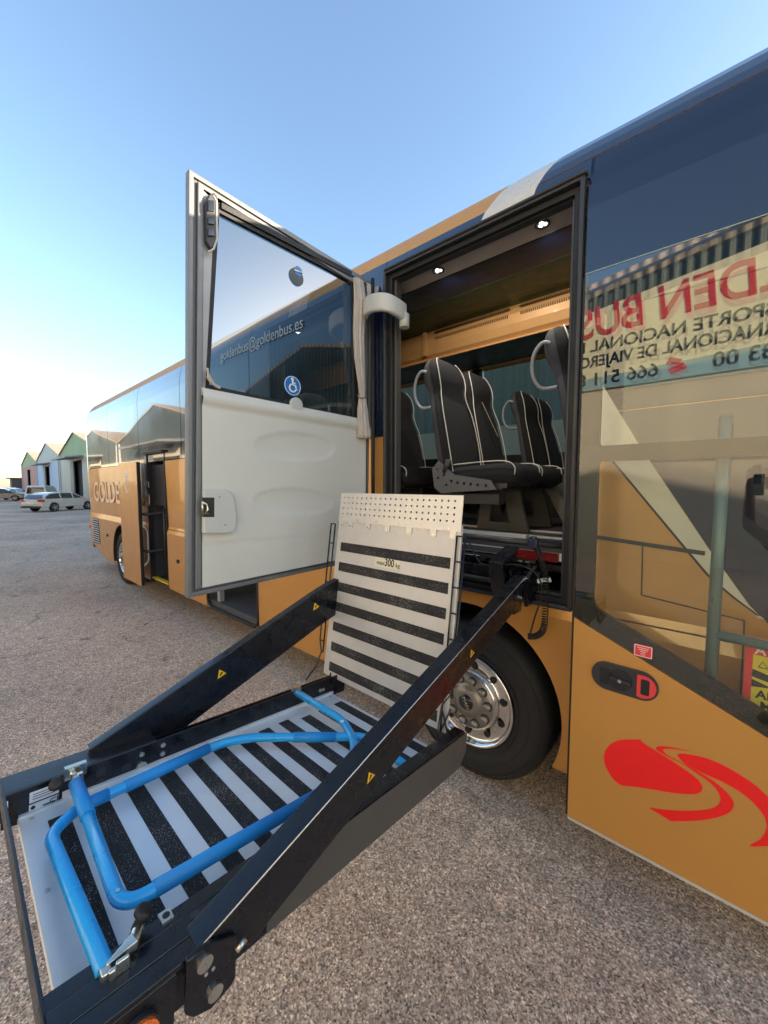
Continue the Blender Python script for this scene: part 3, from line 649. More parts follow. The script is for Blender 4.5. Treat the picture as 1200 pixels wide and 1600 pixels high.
# stickers on the glass
def disc(name, c, n, r, m, parent, up=(0,0,1), t=.0015):
    return MB().cyl(c, n, r, t, 36).build(name, m, parent)
cs = dp(457,603,-.014); rad = .062
sg = disc('wheelchair_sticker', cs, DN, rad, STB, swing)
ua = (dp(457,590)-dp(457,603)).normalized(); ra = ua.cross(DN).normalized()
if ra.dot(dp(470,605)-dp(457,603)) < 0: ra = -ra
K = lambda u_, v_: cs+DN*.003+ra*u_*rad+ua*v_*rad
mb = MB(); mb.tube([K(.92*math.cos(a), .92*math.sin(a)) for a in [2*math.pi*i/40 for i in range(40)]], .0022, 6, closed=True)
mb.tube([K(x,y) for x,y in [(-.02,.50),(0,.12),(.30,.10),(.48,-.42)]], .006, 8); mb.tube([K(-.02,.30),K(.32,.30)], .005, 8)
mb.tube([K(.0+.38*math.cos(R(a)), -.22+.38*math.sin(R(a))) for a in range(110, 350, 12)], .005, 8); mb.lathe([(.0001,.002),(.011,.002),(.011,0)], K(-.03,.66), DN, 16)
mb.build('wheelchair_symbol', WHITE, sg)
s2 = disc('round_sticker', dp(466,424,-.014), DN, .030, STB, swing)
mb = MB(); mb.tube([dp(460,422,-.010), dp(472,426,-.010)], .005, 8); mb.build('sticker_mark', WHITE, s2)
MB().cyl(dp(463,433,-.017), DN, .052, .003, 32).build('dark_sticker', mat('smoke_sticker', (.03,.035,.035), .35), swing)
MB().cyl(dp(461,633,.004), DN, .045, .022, 28).build('glass_grip', PLAST, swing, bevel=.004)
# hinge arm (pale plastic cover) from door to the inside of the opening
hz0, hz1 = 3.165, 3.285
pth = [Vector(p) for p in [(-2.06,2.08,3.17),(-1.98,2.03,3.18),(-1.88,2.02,3.17),(-1.81,2.05,3.155),(-1.785,2.12,3.14),(-1.785,2.20,3.13)]]
pp = catmull(pth, 7); rings = []
for i, p in enumerate(pp):
    t = (pp[min(i+1,len(pp)-1)]-pp[max(i-1,0)]).normalized(); n = t.cross(Vector((0,0,1))).normalized(); h = .060; d_ = .022
    rings.append([p+n*d_*sx*(.999)+Vector((0,0,sz*h)) for sx, sz in ((-.6,-1),(.6,-1),(1,-.8),(1,.8),(.6,1),(-.6,1),(-1,.8),(-1,-.8))])
MB().loft(rings, smooth=False).build('hinge_arm', PLAST, swing, bevel=.006)
MB().tube([(-1.785,2.20,3.03),(-1.785,2.20,3.12)], .035, 20).build('hinge_pivot', PLAST, swing)
# black frame inside of swing door post
MB().tube([(-2.03,2.135,1.32),(-2.03,2.135,3.42)], .014, 8).build('hinge_rod', RUBBER, swing)
# curtain: hangs on the door, tied back
def curtain(prof, name, label, cat):
    rings = []; n = 40
    for (x, y, wx, wy) in prof:
        c = dp(x, y, .035); ring = []
        for k in range(n):
            a = 2*math.pi*k/n; rr = 1+.22*math.sin(a*9+y*.01)
            ring.append(c + Vector((0,1,0))*wx*math.cos(a)*rr + DN*wy*math.sin(a)*rr)
        rings.append(ring)
    o = MB().loft(rings).build(name, CURT)
    return tag(o, label, cat)
cp = []
tab = [(560,437,.040,.02),(563,470,.050,.026),(561,520,.045,.024),(562,560,.042,.022),(565,600,.028,.018),(566,618,.022,.016),(567,640,.042,.022),(569,685,.056,.026)]
for (a, b) in zip(tab, tab[1:]):
    for i in range(5):
        t = i/5; t = t*t*(3-2*t); cp.append(tuple(a[k]*(1-t)+b[k]*t for k in range(4)))
cp.append(tab[-1])
ct = curtain(cp, 'curtain', 'grey pleated curtain tied back beside the glass of the open swing door', 'curtain')
PINV[ct.name] = Matrix.Identity(4)
MB().tube([dp(566+5*math.cos(a)*1.3, 618+4*math.sin(a), .035+.02*math.sin(a)) for a in [2*math.pi*i/20 for i in range(20)]], .005, 8, closed=True).build('tieback', mat('tieback_cloth', (.20,.18,.15), .8), ct)
mb = MB(); P_ = [(566,445),(579,452),(585,449),(582,470),(574,487),(567,490)]
mb.hexa([dp(x,y)+DN*.045 for x,y in P_], [dp(x,y)+DN*.050 for x,y in P_]); mb.build('curtain_flap', CURT, ct)
mb = MB(); mb.tube(catmull([dp(x,y,.03) for x,y in [(324,575),(326,588),(329,594),(336,602),(344,606)]], 5), [.006]*5+[.012]*8+[.008]*8, 7); cs_ = mb.build('curtain_end', CURT)
tag(cs_, 'dark crumpled curtain end hanging in the lower left corner of the swing door window', 'curtain')

# ------------------------------------------------------------------ front door (plug door, pushed out in front of the side)
FD = 1.965
fd = lambda x, y, o=0: atY(x, y, FD-o)
fx0, fx1 = -.548, .95
def fpts(p): return [(x, z) for x, z in p]
def fsheet(loops, y0, y1, name, m, par, bev=0):
    mb = MB(); mb.flat(loops, lambda x, z: Vector((x, y0, z)))
    r = bmesh.ops.extrude_face_region(mb.bm, geom=mb.bm.faces[:])
    for v in [e for e in r['geom'] if isinstance(e, bmesh.types.BMVert)]: v.co.y = y1
    return mb.build(name, m, par, bevel=bev)
diag = lambda x: 1.300-.440*(x+.548)
gd = [(fx0,.30),(fx1,.30),(fx1,diag(fx1)),(fx0,diag(fx0))]
pdoor = fsheet([gd], FD, FD+.035, 'front_door', GOLD2, coach)
fsheet([[(fx0,.283),(fx1,.283),(fx1,.297),(fx0,.297)]], FD+.002, FD+.03, 'door_bottom_trim', SIL, pdoor)
fsheet([[(fx0-.010,.30),(fx0-.002,.30),(fx0-.002,2.86),(fx0-.010,2.86)]], FD+.004, FD+.034, 'door_edge_seal', RUBBER, pdoor)
iL = -.470
di = lambda x: 1.372-.472*(x-iL)-.0
gz0, gz1 = 2.035, 2.098
# dark frame behind the outer glass
frame = [(fx0,diag(fx0)+.002),(fx1,diag(fx1)+.002),(fx1,gz1+.9),(fx1-.06,gz1+.9),(fx1-.06,gz1),(iL,gz1)]
loop_out = [(fx0,diag(fx0)+.003),(fx1,diag(fx1)+.003),(fx1,2.105),(fx0,2.105)]
hole = [(iL,gz0-.01)]+[(iL,1.40)]+arc((iL+.05,1.40),.05,180,245,5)+[(fx1-.06,di(fx1-.06))]+[(fx1-.06,gz0)]+[(iL+.01,gz0)]
FRB = mat('door_frame_brown_black', (.016,.012,.010), .4)
fsheet([loop_out, hole], FD+.006, FD+.034, 'lower_window_frame', FRB, pdoor)
fsheet([[(fx0,2.1055),(iL,2.1055),(iL,2.64),(fx0,2.64)]], FD+.009, FD+.034, 'frame_post', FRB, pdoor)
q = MB(); q.poly([(fx0,FD,diag(fx0)+.004),(fx1,FD,diag(fx1)+.004),(fx1,FD,2.872),(fx0,FD,2.872)]); q.build('door_glazing', FGL, pdoor)
fsheet([[(fx0,2.8725),(fx1,2.8725),(fx1,2.876),(fx0,2.876)]], FD-.002, FD+.010, 'glass_edge', mat('glass_edge', (.30,.38,.36), .15), pdoor)
fsheet([[(fx0-.001,2.64),(fx0+.012,2.64),(fx0+.012,2.872),(fx0-.001,2.872)]], FD+.004, FD+.012, 'glass_side_edge', mat('glass_edge_side', (.10,.13,.14), .2), pdoor)
# handle
hc = fd(981,1061); a_ = R(0)
hl, hr = -.462, -.205; hz = 1.066
hd_ = fsheet([[(x,z) for x,z in rrect(hl,hz-.063,hr,hz+.063,.062,8)]], FD-.012, FD+.004, 'handle_recess', DKP, pdoor, .005)
fsheet([rrect(hl+.035,hz-.038,hl+.075,hz+.038,.01)], FD-.0135, FD-.0115, 'finger_slot', PRINT, hd_)
MB().cyl((-.345,FD-.010,hz),(0,-1,0),.046,.008,32).build('lock_rosette', BLACKG, hd_)
mb = MB(); mb.beam((-.385,FD-.022,hz+.006),(-.305,FD-.022,hz-.004),.012,.010); mb.build('lock_lever', DKP, hd_)
MB().cyl((-.345,FD-.026,hz),(0,-1,0),.007,.004,16).build('lock_core', CHROME, hd_)
fsheet([[(-.282,hz-.048),(-.262,hz-.052)]+arc((-.262,hz),.050,-80,80,12)+[(-.282,hz+.048)]], FD-.0165, FD-.012, 'emergency_release', REDS, hd_)
fsheet([rrect(-.268,hz-.034,-.236,hz+.034,.008)], FD-.0178, FD-.0162, 'release_slot', PRINT, hd_)
fsheet([rrect(-.301,1.190,-.233,1.243,.004)], FD-.0025, FD-.0005, 'red_sticker', REDS, pdoor); rs = bpy.data.objects['red_sticker']
fsheet([rrect(-.299,1.192,-.235,1.241,.003), rrect(-.2965,1.1945,-.2375,1.2385,.003)], FD-.0032, FD-.0025, 'sticker_border', WHITE, rs)
for k, (a, b) in enumerate(((-.288,-.246),(-.284,-.250),(-.278,-.256))): fsheet([rect(a,1.229-k*.008,b,1.231-k*.008)], FD-.0032, FD-.0025, 'sticker_line', WHITE, rs)
MB().tube([(-.267+.007*math.cos(t), FD-.003, 1.204+.004*math.sin(t)) for t in [2*math.pi*i/16 for i in range(16)]], .0008, 5, closed=True).build('sticker_ring', WHITE, rs)
# red swoosh emblem, traced on the door plane
def fpx(l): return [((p := fd(x, y)).x, p.z) for x, y in l]
def smooth2(l, k=5): return [(v.x, v.y) for v in catmull([(x, y, 0) for x, y in l], k)]
S4 = lambda l: [(900+x/3.2, 940+y/3.2) for x, y in l]
lg1 = smooth2(S4([(322,690),(240,690),(185,705),(150,740),(140,785),(152,830),(185,885),(225,918)]))+smooth2(S4([(225,918),(330,930),(480,955),(580,962),(620,953),(632,930),(615,895),(560,850),(470,790),(400,745),(345,712),(322,690)]))[1:-1]
lg2 = smooth2(S4([(365,1030),(470,1042),(570,1046),(660,1038),(705,1020),(722,990),(710,950),(670,905),(600,855),(520,805),(450,770),(415,748),(400,732),(415,722)]))+smooth2(S4([(415,722),(470,726),(575,748),(500,738),(450,736),(436,742),(455,765),(530,805),(640,865),(730,930),(780,985),(788,1020),(765,1055),(700,1080),(600,1095),(475,1098)]))[1:]
lg3 = smooth2(S4([(505,765),(540,760),(650,782),(760,830),(880,905),(960,975),(1060,1080),(1100,1180)]))+smooth2(S4([(1100,1180),(1060,1230),(960,1222),(870,1222),(925,1185),(950,1140),(948,1090),(910,1030),(840,965),(740,905),(620,850),(540,805),(505,765)]))[1:-1]
for l in (lg1, lg2, lg3):
    fsheet([fpx(l)], FD-.0016, FD-.0004, 'red_swoosh', REDV, pdoor)
# handrail behind the glass
MB().tube([(-.044,FD+.075,2.20),(-.044,FD+.075,1.04)], .021, 16).build('door_handrail', mat('rail_grey_green', (.14,.20,.20), .35, .2), pdoor)
MB().tube([(-.044,FD+.075,1.333),(.93,FD+.075,1.27)], .019, 16).build('door_handrail', bpy.data.materials['rail_grey_green'], pdoor)
# warning sign behind the glass
ws = fsheet([rect(.055,.93,.42,1.315)], FD+.10, FD+.104, 'warning_sign', REDS, pdoor)
fsheet([rect(.078,.93,.40,1.272)], FD+.0985, FD+.0998, 'sign_field', mat('sign_yellow', (.70,.55,.03), .5), ws)
text('sign_lettering', 'ATTENTION', .046, WHITE, ws, (.082,FD+.098,1.278), (1,0,0), (0,0,1), bold=.001)
fsheet([[(.078,1.215),(.17,1.19),(.17,1.165),(.078,1.185)]], FD+.0975, FD+.0983, 'sign_stripe', PRINT, ws)
fsheet([[(.13,1.19),(.22,1.205),(.22,1.235),(.13,1.225)]], FD+.0965, FD+.0973, 'sign_bus', WHITE, ws)
fsheet([[(.135,1.20),(.215,1.212),(.215,1.226),(.135,1.217)]], FD+.0955, FD+.0963, 'sign_bus_windows', PRINT, ws)
fsheet([[(.078,1.175),(.13,1.158),(.20,1.165),(.078,1.145)]], FD+.0965, FD+.0973, 'sign_stripe', PRINT, ws)
text('sign_lettering', 'ANGLES', .045, PRINT, ws, (.092,FD+.098,1.105), (1,0,0), (0,0,1), bold=.0015)
text('sign_lettering', 'MORTS', .045, PRINT, ws, (.105,FD+.098,1.062), (1,0,0), (0,0,1), bold=.0015)
mb = MB(); mb.tube([(.095,FD+.097,1.228),(.105,FD+.097,1.252),(.118,FD+.097,1.232),(.125,FD+.097,1.228),(.095,FD+.097,1.226)], .0012, 5); mb.build('sign_pictogram', PRINT, ws)

# ================================================================== SEATS
def ssec(cx, cz, hw, ht, tx, tz, n=28, p=3.2):
    """superellipse ring: hw along Y, ht along (tx,tz)"""
    out = []
    for k in range(n):
        a = 2*math.pi*k/n; c, s = math.cos(a), math.sin(a)
        y = math.copysign(abs(c)**(2/p), c)*hw; t = math.copysign(abs(s)**(2/p), s)*ht
        out.append(Vector((cx+tx*t, y, cz+tz*t)))
    return out
BK = [(-.02,.36,.205,.055),(-.035,.45,.217,.062),(-.055,.58,.225,.062),(-.082,.72,.224,.056),(-.112,.85,.214,.050),(-.145,.96,.186,.048),(-.160,1.02,.176,.060),(-.172,1.08,.186,.078),(-.188,1.15,.186,.080),(-.205,1.21,.168,.064),(-.216,1.25,.130,.038),(-.220,1.268,.08,.014)]
BK_old = [(-.02,.36,.205,.055),(-.035,.45,.215,.06),(-.06,.58,.222,.060),(-.09,.72,.222,.055),(-.125,.85,.215,.050),(-.15,.95,.200,.052),(-.165,1.03,.185,.062),(-.18,1.11,.180,.066),(-.20,1.19,.170,.058),(-.215,1.245,.145,.040),(-.222,1.27,.10,.018)]
def make_seat(label):
    rings = []
    pb = catmull([(x, z, w) for x, z, w, h in BK], 4); ph = catmull([(h,0,0) for x, z, w, h in BK], 4)
    for i, v in enumerate(pb):
        a = pb[max(i-1,0)]; b = pb[min(i+1,len(pb)-1)]; d = Vector((b.x-a.x, b.y-a.y)).normalized()
        rings.append(ssec(v.x, v.y, v.z, ph[i].x, d.y, -d.x))
    t = MB().loft(rings).build('coach_seat', SEAT, coach); t.matrix_parent_inverse = PINV['coach']
    # darker back shell of woven cloth
    r2 = [[p+Vector((-.012,0,0)) if p.x < pb[i].x else p*1 for p in rg] for i, rg in enumerate(rings)]
    sh = MB()
    for A, B in zip(r2[1:-1], r2[2:]):
        n = len(A)
        for k in range(n):
            if n/2 <= k <= n-1:
                sh.poly([A[k]+Vector((-.004,0,0)),A[(k+1)%n]+Vector((-.004,0,0)),B[(k+1)%n]+Vector((-.004,0,0)),B[k]+Vector((-.004,0,0))])
    s_ = sh.build('back_shell', SEATM, t)
    for f in s_.data.polygons: f.use_smooth = True
    # cushion
    cu = []
    for x, z, hw, ht in [(-.03,.385,.19,.03),(.0,.385,.215,.07),(.12,.385,.222,.080),(.28,.392,.222,.084),(.40,.395,.222,.082),(.46,.39,.217,.070),(.485,.38,.20,.045)]:
        cu.append(ssec(x, z, hw, ht, 0, 1))
    MB().loft(cu).build('cushion', SEAT, t)
    # piping along the front corners of the backrest and round the cushion front
    for s in (-1, 1):
        pts = [(v.x+.030+ph[i].x*.45, s*(v.z-.004)*.97, v.y+.006) for i, v in enumerate(pb[:-4])]
        MB().tube(pts, .0042, 7).build('piping', PIPE, t)
        c2 = catmull([(.02,s*.212,.468),(.28,s*.214,.482),(.42,s*.212,.478),(.472,s*.205,.44),(.462,s*.205,.37),(.44,s*.205,.355)], 5)
        MB().tube(c2, .0042, 7).build('piping', PIPE, t)
    mb = MB(); mb.tube(catmull([(pb[-8].x+.06, -.13, 1.10),(pb[-8].x+.075,0,1.085),(pb[-8].x+.06,.13,1.10)], 5), .004, 6); mb.build('headrest_seam', RUBBER, t)
    for zz in (.55,.66,.77,.88):
        xx = -.02-(zz-.36)*.215+.058
        MB().tube([(xx-.01,-.13,zz+.012),(xx+.003,0,zz),(xx-.01,.13,zz+.012)], .004, 6).build('quilt_seam', RUBBER, t)
    # grab handle on the outer shoulder
    MB().tube(catmull([(-.20,-.165,1.14),(-.265,-.185,1.16),(-.315,-.19,1.09),(-.315,-.19,.98),(-.265,-.185,.90),(-.17,-.19,.89)], 6), .0115, 10).build('grab_handle', mat('handle_grey', (.20,.21,.23), .5), t)
    mb = MB()
    for yy in (-.18,.18): mb.box((.02,yy-.02,.31),(.42,yy+.02,.35))
    mb.box((.05,-.2,.30),(.10,.2,.33)); mb.box((.34,-.2,.30),(.39,.2,.33)); mb.build('seat_frame', DKP, t)
    # leg plate with a cut-out
    mb = MB(); outer = [(.04,0),(.44,0),(.36,.30),(.08,.30)]; inner = [(.14,.06),(.30,.06),(.27,.20),(.16,.20)]
    for yy in (.12,):
        fs = mb.flat([outer, inner], lambda x, z: Vector((x, yy, z)))
    r = bmesh.ops.extrude_face_region(mb.bm, geom=mb.bm.faces[:])
    for v in [e for e in r['geom'] if isinstance(e, bmesh.types.BMVert)]: v.co.y += .03
    mb.build('leg', mat('leg_grey', (.075,.07,.063), .5, .3) if 'leg_grey' not in bpy.data.materials else bpy.data.materials['leg_grey'], t)
    return t
def copy_tree(o, parent=None):
    c = o.copy(); col.objects.link(c); c.parent = parent or o.parent; c.matrix_parent_inverse = o.matrix_parent_inverse.copy()
    for ch in list(o.children): copy_tree(ch, c)
    return c
proto = make_seat('')
SX = -1.50
spots = [
 (SX, 2.56, 'nearest black seat of the four facing the lift, with perforated bracket on its side'),
 (SX, 3.02, 'black seat right behind the bracketed one, with a hanging belt over its back'),
 (SX+.04, 3.96, 'black seat across the aisle with warm light along its white piping'),
 (SX+.04, 4.40, 'black seat beside the far window, innermost of the lit row'),
 (SX-.86, 2.56, 'dark seat left behind the bracketed seat, next to the door post'),
 (SX-.86, 3.02, 'dark seat behind the belted seat, half hidden by two backrests'),
 (SX-.86, 3.96, 'dark aisle seat in the row behind, seen in the gap between backrests'),
 (SX-.86, 4.40, 'dark window seat in the row behind, mostly hidden by other seats'),
 (SX+.88, 2.56, 'seat seen from behind with grey mesh back at the right edge of the opening'),
]
for i, (x, y, lb) in enumerate(spots):
    s = proto if i == 0 else copy_tree(proto)
    s.location = (x, y, FL)
    if i in (0, 8): s['label'] = lb
    if i not in (0, 2, 8):
        for ch in list(s.children):
            if ch.name.startswith('grab_handle'): bpy.data.objects.remove(ch)
# perforated bracket and buckle on the nearest seat
mb = MB(); br = [(-.10,.31),(-.12,.44),(-.07,.50),(-.02,.46),(.06,.40),(.33,.36),(.37,.30),(.05,.28),(-.04,.27)]
hs = [circ((x, z), .010, 8)[::-1] for x, z in [(-.075,.44),(-.07,.38),(-.02,.40),(.04,.355),(.09,.345),(.14,.34),(.19,.335),(.24,.33),(.0,.33),(.30,.325)]]
mb.flat([br]+hs, lambda x, z: Vector((SX+x, 2.56-.245, FL+z)))
r = bmesh.ops.extrude_face_region(mb.bm, geom=mb.bm.faces[:])
for v in [e for e in r['geom'] if isinstance(e, bmesh.types.BMVert)]: v.co.y += .012
mb.build('seat_bracket', mat('bracket_grey', (.085,.088,.095), .5), proto).matrix_parent_inverse = Matrix.Translation((-SX, -2.56, -FL))
mb = MB(); mb.tube([(SX+.02,2.31,FL+.50),(SX-.02,2.33,FL+.42)], .022, 8); mb.build('belt_buckle', DKP, proto).matrix_parent_inverse = Matrix.Translation((-SX, -2.56, -FL))
mb = MB(); mb.box((SX-.06,2.42,FL+.20),(SX+.34,2.50,FL+.27)); mb.build('seat_rail_block', DKP, proto).matrix_parent_inverse = Matrix.Translation((-SX, -2.56, -FL))
mb = MB(); mb.beam((SX-.075,2.95,FL+1.0),(SX+.045,3.0,FL+.72),.03,.003); bt = mb.build('seat_belt', mat('belt_beige', (.30,.22,.17), .8)); tag(bt, 'beige belt strap lying on the backrest of the second seat', 'belt')
# floor rails in the cabin
for k, yy in enumerate((2.45, 2.75)): MB().box((ox0, yy, FL+.001), (ox1+.5, yy+.03, FL+.012)).build('floor_rail', SIL, coach)
# stair/trim panel seen under the seats
MB().hexa([(-.98,3.2,FL),(-.90,3.2,FL),(-1.12,3.2,FL+.42),(-1.2,3.2,FL+.42)], [(-.98,3.6,FL),(-.90,3.6,FL),(-1.12,3.6,FL+.42),(-1.2,3.6,FL+.42)]).build('sloping_trim', mat('trim_olive', (.16,.15,.12), .5), coach)

# ================================================================== LIFT
th = R(5); LQ = Vector((-.86,1.46,.83)); eu = Vector((-1,0,0)); ev = Vector((0,-math.cos(th),math.sin(th))); ew = Vector((0,math.sin(th),math.cos(th)))
def L(u_, v_, w_=0.): return LQ+eu*u_+ev*v_+ew*w_
def lbox(mb, u0, v0, w0, u1, v1, w1):
    return mb.hexa([L(u0,v0,w0),L(u1,v0,w0),L(u1,v1,w0),L(u0,v1,w0)], [L(u0,v0,w1),L(u1,v0,w1),L(u1,v1,w1),L(u0,v1,w1)])
lift = thing('wheelchair_lift', 'black folding wheelchair lift with striped platform hanging out of the coach doorway', 'wheelchair lift', (-1.3, 1.0, 0))
# platform plate with grip strips
mb = MB(); lbox(mb, .085,.045,-.105,.815,1.362,-.090); pl = mb.build('platform_plate', SILB, lift, bevel=.002)
cen = [1.270-.1068*k for k in range(12)]
for k, v in enumerate(cen):
    mb = MB(); lbox(mb, .125 if k != 0 else .13, v-.027, -.0895, .735 if k < 9 else .70, v+.027, -.0882); mb.build('grip_strip', GRIP, pl)
for u_, v_ in ((.78,1.33),(.45,1.335),(.14,1.335),(.78,.08)):
    MB().cyl(L(u_,v_,-.0899), ew, .006, .003, 14).build('rivet', ZINC, pl)
# side rails
for s, (a, b) in enumerate(((0.0,.05),(.811,.820))):
    mb = MB()
    if s == 0:
        q = [(-.06,-.03),(-.04,0),(1.40,0),(1.40,-.155),(.0,-.155),(-.06,-.10)]
    else:
        q = [(-.06,0),(1.40,0),(1.40,-.11),(-.06,-.11)]
    mb.hexa([L(a,v,w) for v,w in q], [L(b,v,w) for v,w in q])
    rl = mb.build('side_rail', LIFTB, lift, bevel=.003)
    if s == 0:
        m2 = MB(); lbox(m2, .05,.93,-.012,.086,1.40,-.0005); lbox(m2, .0795,.93,-.10,.0855,1.40,-.013); lbox(m2, -.042,1.08,-.014,-.001,1.40,-.0015); m2.build('rail_flange', LIFTB, rl, bevel=.002)
        m2 = MB(); lbox(m2, -.042,1.196,-.20,-.034,1.40,-.015); m2.build('rail_skirt', LIFTB, rl, bevel=.002)
        m2 = MB(); m2.hexa([L(-.004,v,w) for v,w in [(-.055,-.012),(.955,-.012),(.955,-.150),(.0,-.150),(-.055,-.095)]], [L(-.001,v,w) for v,w in [(-.055,-.012),(.955,-.012),(.955,-.150),(.0,-.150),(-.055,-.095)]]); m2.build('rail_reflection', mat('rail_reflection_grey', (.085,.08,.072), .4, .2, 0, .1, 8), rl)  # added sheet on the outer face, ground reflection put into its grey
    else:
        m2 = MB(); lbox(m2, .8205,.955,-.012,.926,1.40,-.0005); lbox(m2, .915,.955,-.15,.926,1.40,-.0125); m2.build('rail_flange', LIFTB, rl, bevel=.002)
        m2 = MB(); lbox(m2, .797,.04,-.0895,.8105,1.36,-.080); m2.build('rail_foot', SILB, rl)
        m2 = MB(); lbox(m2, .868,.0,-.15,.876,.95,-.02); m2.build('rail_web', LIFTB, rl)
        for v, w in ((1.01,-.03),(.935,-.025),(.935,-.060),(.13,-.05),(.11,-.05)):
            MB().cyl(L(.811,v,w), -eu, .009, .006, 16).build('bolt_head', ZINC, rl)
        MB().cyl(L(.811,1.01,-.075), eu*-1, .018, .01, 18).build('rail_wheel', ZINC, rl)
        for v, w in ((1.14,-.04),(1.06,-.06),(1.14,-.08)): MB().cyl(L(.811,v,w), -eu, .016, .002, 20).build('blanking_cap', DKP, rl)
        # labels
        m2 = MB(); lbox(m2, 0.8090,1.26,-.055,.8103,1.335,-.020); wl = m2.build('rating_label', WHITE, rl)
        m2 = MB(); lbox(m2, 0.8090,1.26,-.094,0.8103,1.335,-.060); w2 = m2.build('rating_label', WHITE, rl)
        for k in range(3):
            m2 = MB(); lbox(m2, 0.8083,1.27,-.030-.008*k,0.8089,1.327,-.028-.008*k); m2.build('label_print', PRINT, wl)
        m2 = MB(); lbox(m2, 0.8090,1.205,-.090,0.8103,1.25,-.058); w3 = m2.build('ce_label', WHITE, rl)
        text('ce_lettering', 'CE', .024, PRINT, w3, L(.8083,1.283,-.080), -ev, ew)
        m2 = MB(); m2.cyl(L(.8085,1.325,-.072), -eu, .006, .0005, 16); m2.build('label_mark', PRINT, w2)
        m2 = MB(); lbox(m2, 0.8083,1.268,-.079,0.8089,1.300,-.075); m2.build('label_print', PRINT, w2)
# outboard edge bar
mb = MB(); lbox(mb, .02,1.392,-.06,.926,1.400,-.0); rb = mb.build('edge_bar', LIFTB, lift, bevel=.002)
mb = MB(); lbox(mb, .10,1.385,-.070,.876,1.391,-.055); mb.build('edge_flange', LIFTB, rb)
mb = MB(); mb.prism([L(.82,1.39,-.10),L(.76,1.39,-.10),L(.82,1.39,-.005)], ev*-.004); mb.build('corner_gusset', SIL, rb)
# near bracket with two big bolts, latch pin
mb = MB(); q = [atX(x, y, -.802) for x, y in [(292,1503),(330,1474),(371,1462),(369,1528),(362,1541),(330,1578),(302,1592),(290,1588)]]
mb.hexa([p for p in q], [p-Vector((.014,0,0)) for p in q]); bk = mb.build('pivot_bracket', LIFTB, lift, bevel=.004)
for x, y in ((319,1503),(335,1548)): MB().cyl(atX(x, y, -.802), -eu, .017, .007, 24).build('pivot_bolt', ZINC, bk)
for x, y in ((333,1513),(322,1522)): MB().cyl(atX(x, y, -.802), -eu, .004, .002, 10).build('small_bolt', GREYP, bk)
MB().tube([atX(369,1486,-.800), atX(384,1466,-.800)], .007, 12).build('latch_pin', ZINC, bk)
mb = MB(); mb.cyl(L(-.043,1.268,-.078), -eu, .040, .010, 36); rf = mb.build('side_reflector', DKP, lift)
MB().cyl(L(-.0532,1.268,-.078), -eu, .0365, .006, 36).build('reflector_lens', mat('orange_reflector', (.80,.16,.02), .18, bump=.6, bscale=200), rf)
MB().cyl(L(.03,1.13,-.0004), ew, .010, .006, 20).build('flange_bolt', DKP, lift)
mb = MB(); lbox(mb, .062,1.165,-.0005,.092,1.19,.004); sk = mb.build('socket_plate', ZINC, lift); MB().cyl(L(.077,1.177,.0041), ew, .008, .0008, 16).build('socket_hole', PRINT, sk)
# arms
def arm(xo, xi, pts, name='lift_arm', sgn=1):
    """pts: side outline (Y, Z) of the arm; thick flat bar with lipped top"""
    mb = MB(); mb.hexa([(xo,y,z) for y,z in pts], [(xi,y,z) for y,z in pts]); return mb.build(name, LIFTB, lift, bevel=.004)
A_u, A_l, B_u, B_l = [(p.y, p.z) for p in (atX(822,900,-.815), atX(812,945,-.815), atX(308,1488,-.815), atX(392,1477,-.815))]
ra_ = arm(-.815, -.882, [A_u,A_l,B_l,B_u])
MB().tube([(-.8148,A_u[0],A_u[1]-.003),(-.8148,B_u[0],B_u[1]+.003)], .0016, 6).build('edge_highlight', SIL, ra_)  # thin silver tube drawn as the bright highlight along the arm's top edge
la_ = arm(-1.785, -1.738, [(2.12,1.52),(2.10,1.33)]+[(p.y, p.z) for p in [atX(500,978,-1.738), atX(290,1137,-1.738), atX(200,1172,-1.738), atX(150,1185,-1.738), atX(140,1172,-1.738), atX(500,922,-1.738)]])
def tri(c, X, up, nrm, s, par):
    c = Vector(c); X = Vector(X).normalized(); up = Vector(up).normalized(); nrm = Vector(nrm)
    T = lambda k: [c+X*a*k+up*(b*k) for a, b in ((-1,-.7),(1,-.7),(0,1))]
    mb = MB(); mb.hexa([p for p in T(s)], [p+nrm*.0008 for p in T(s)]); o = mb.build('warning_triangle', PRINT, par)
    mb = MB(); mb.hexa([p+nrm*.0009 for p in T(s*.86)], [p+nrm*.0014 for p in T(s*.86)]); mb.build('triangle_field', YEL, o)
    mb = MB(); mb.beam(c-X*s*.35-up*s*.28+nrm*.002, c+X*s*.35+up*s*.02+nrm*.002, s*.22, .001, up=nrm); mb.beam(c-X*s*.05-up*s*.1+nrm*.002, c+X*s*.10+up*s*.22+nrm*.002, s*.16, .001, up=nrm); mb.build('triangle_pictogram', PRINT, o)
for (x, y) in ((578,1213),(737,1020)):
    p = atX(x, y, -.8148); tri(p, (0,.95,.3), (0,-.3,.95), (1,0,0), .021, ra_)
for (x, y) in ((345,1052),(493,947)):
    p = atX(x, y, -1.738); tri(p, (0,.95,.3), (0,-.3,.95), (1,0,0), .026, la_)
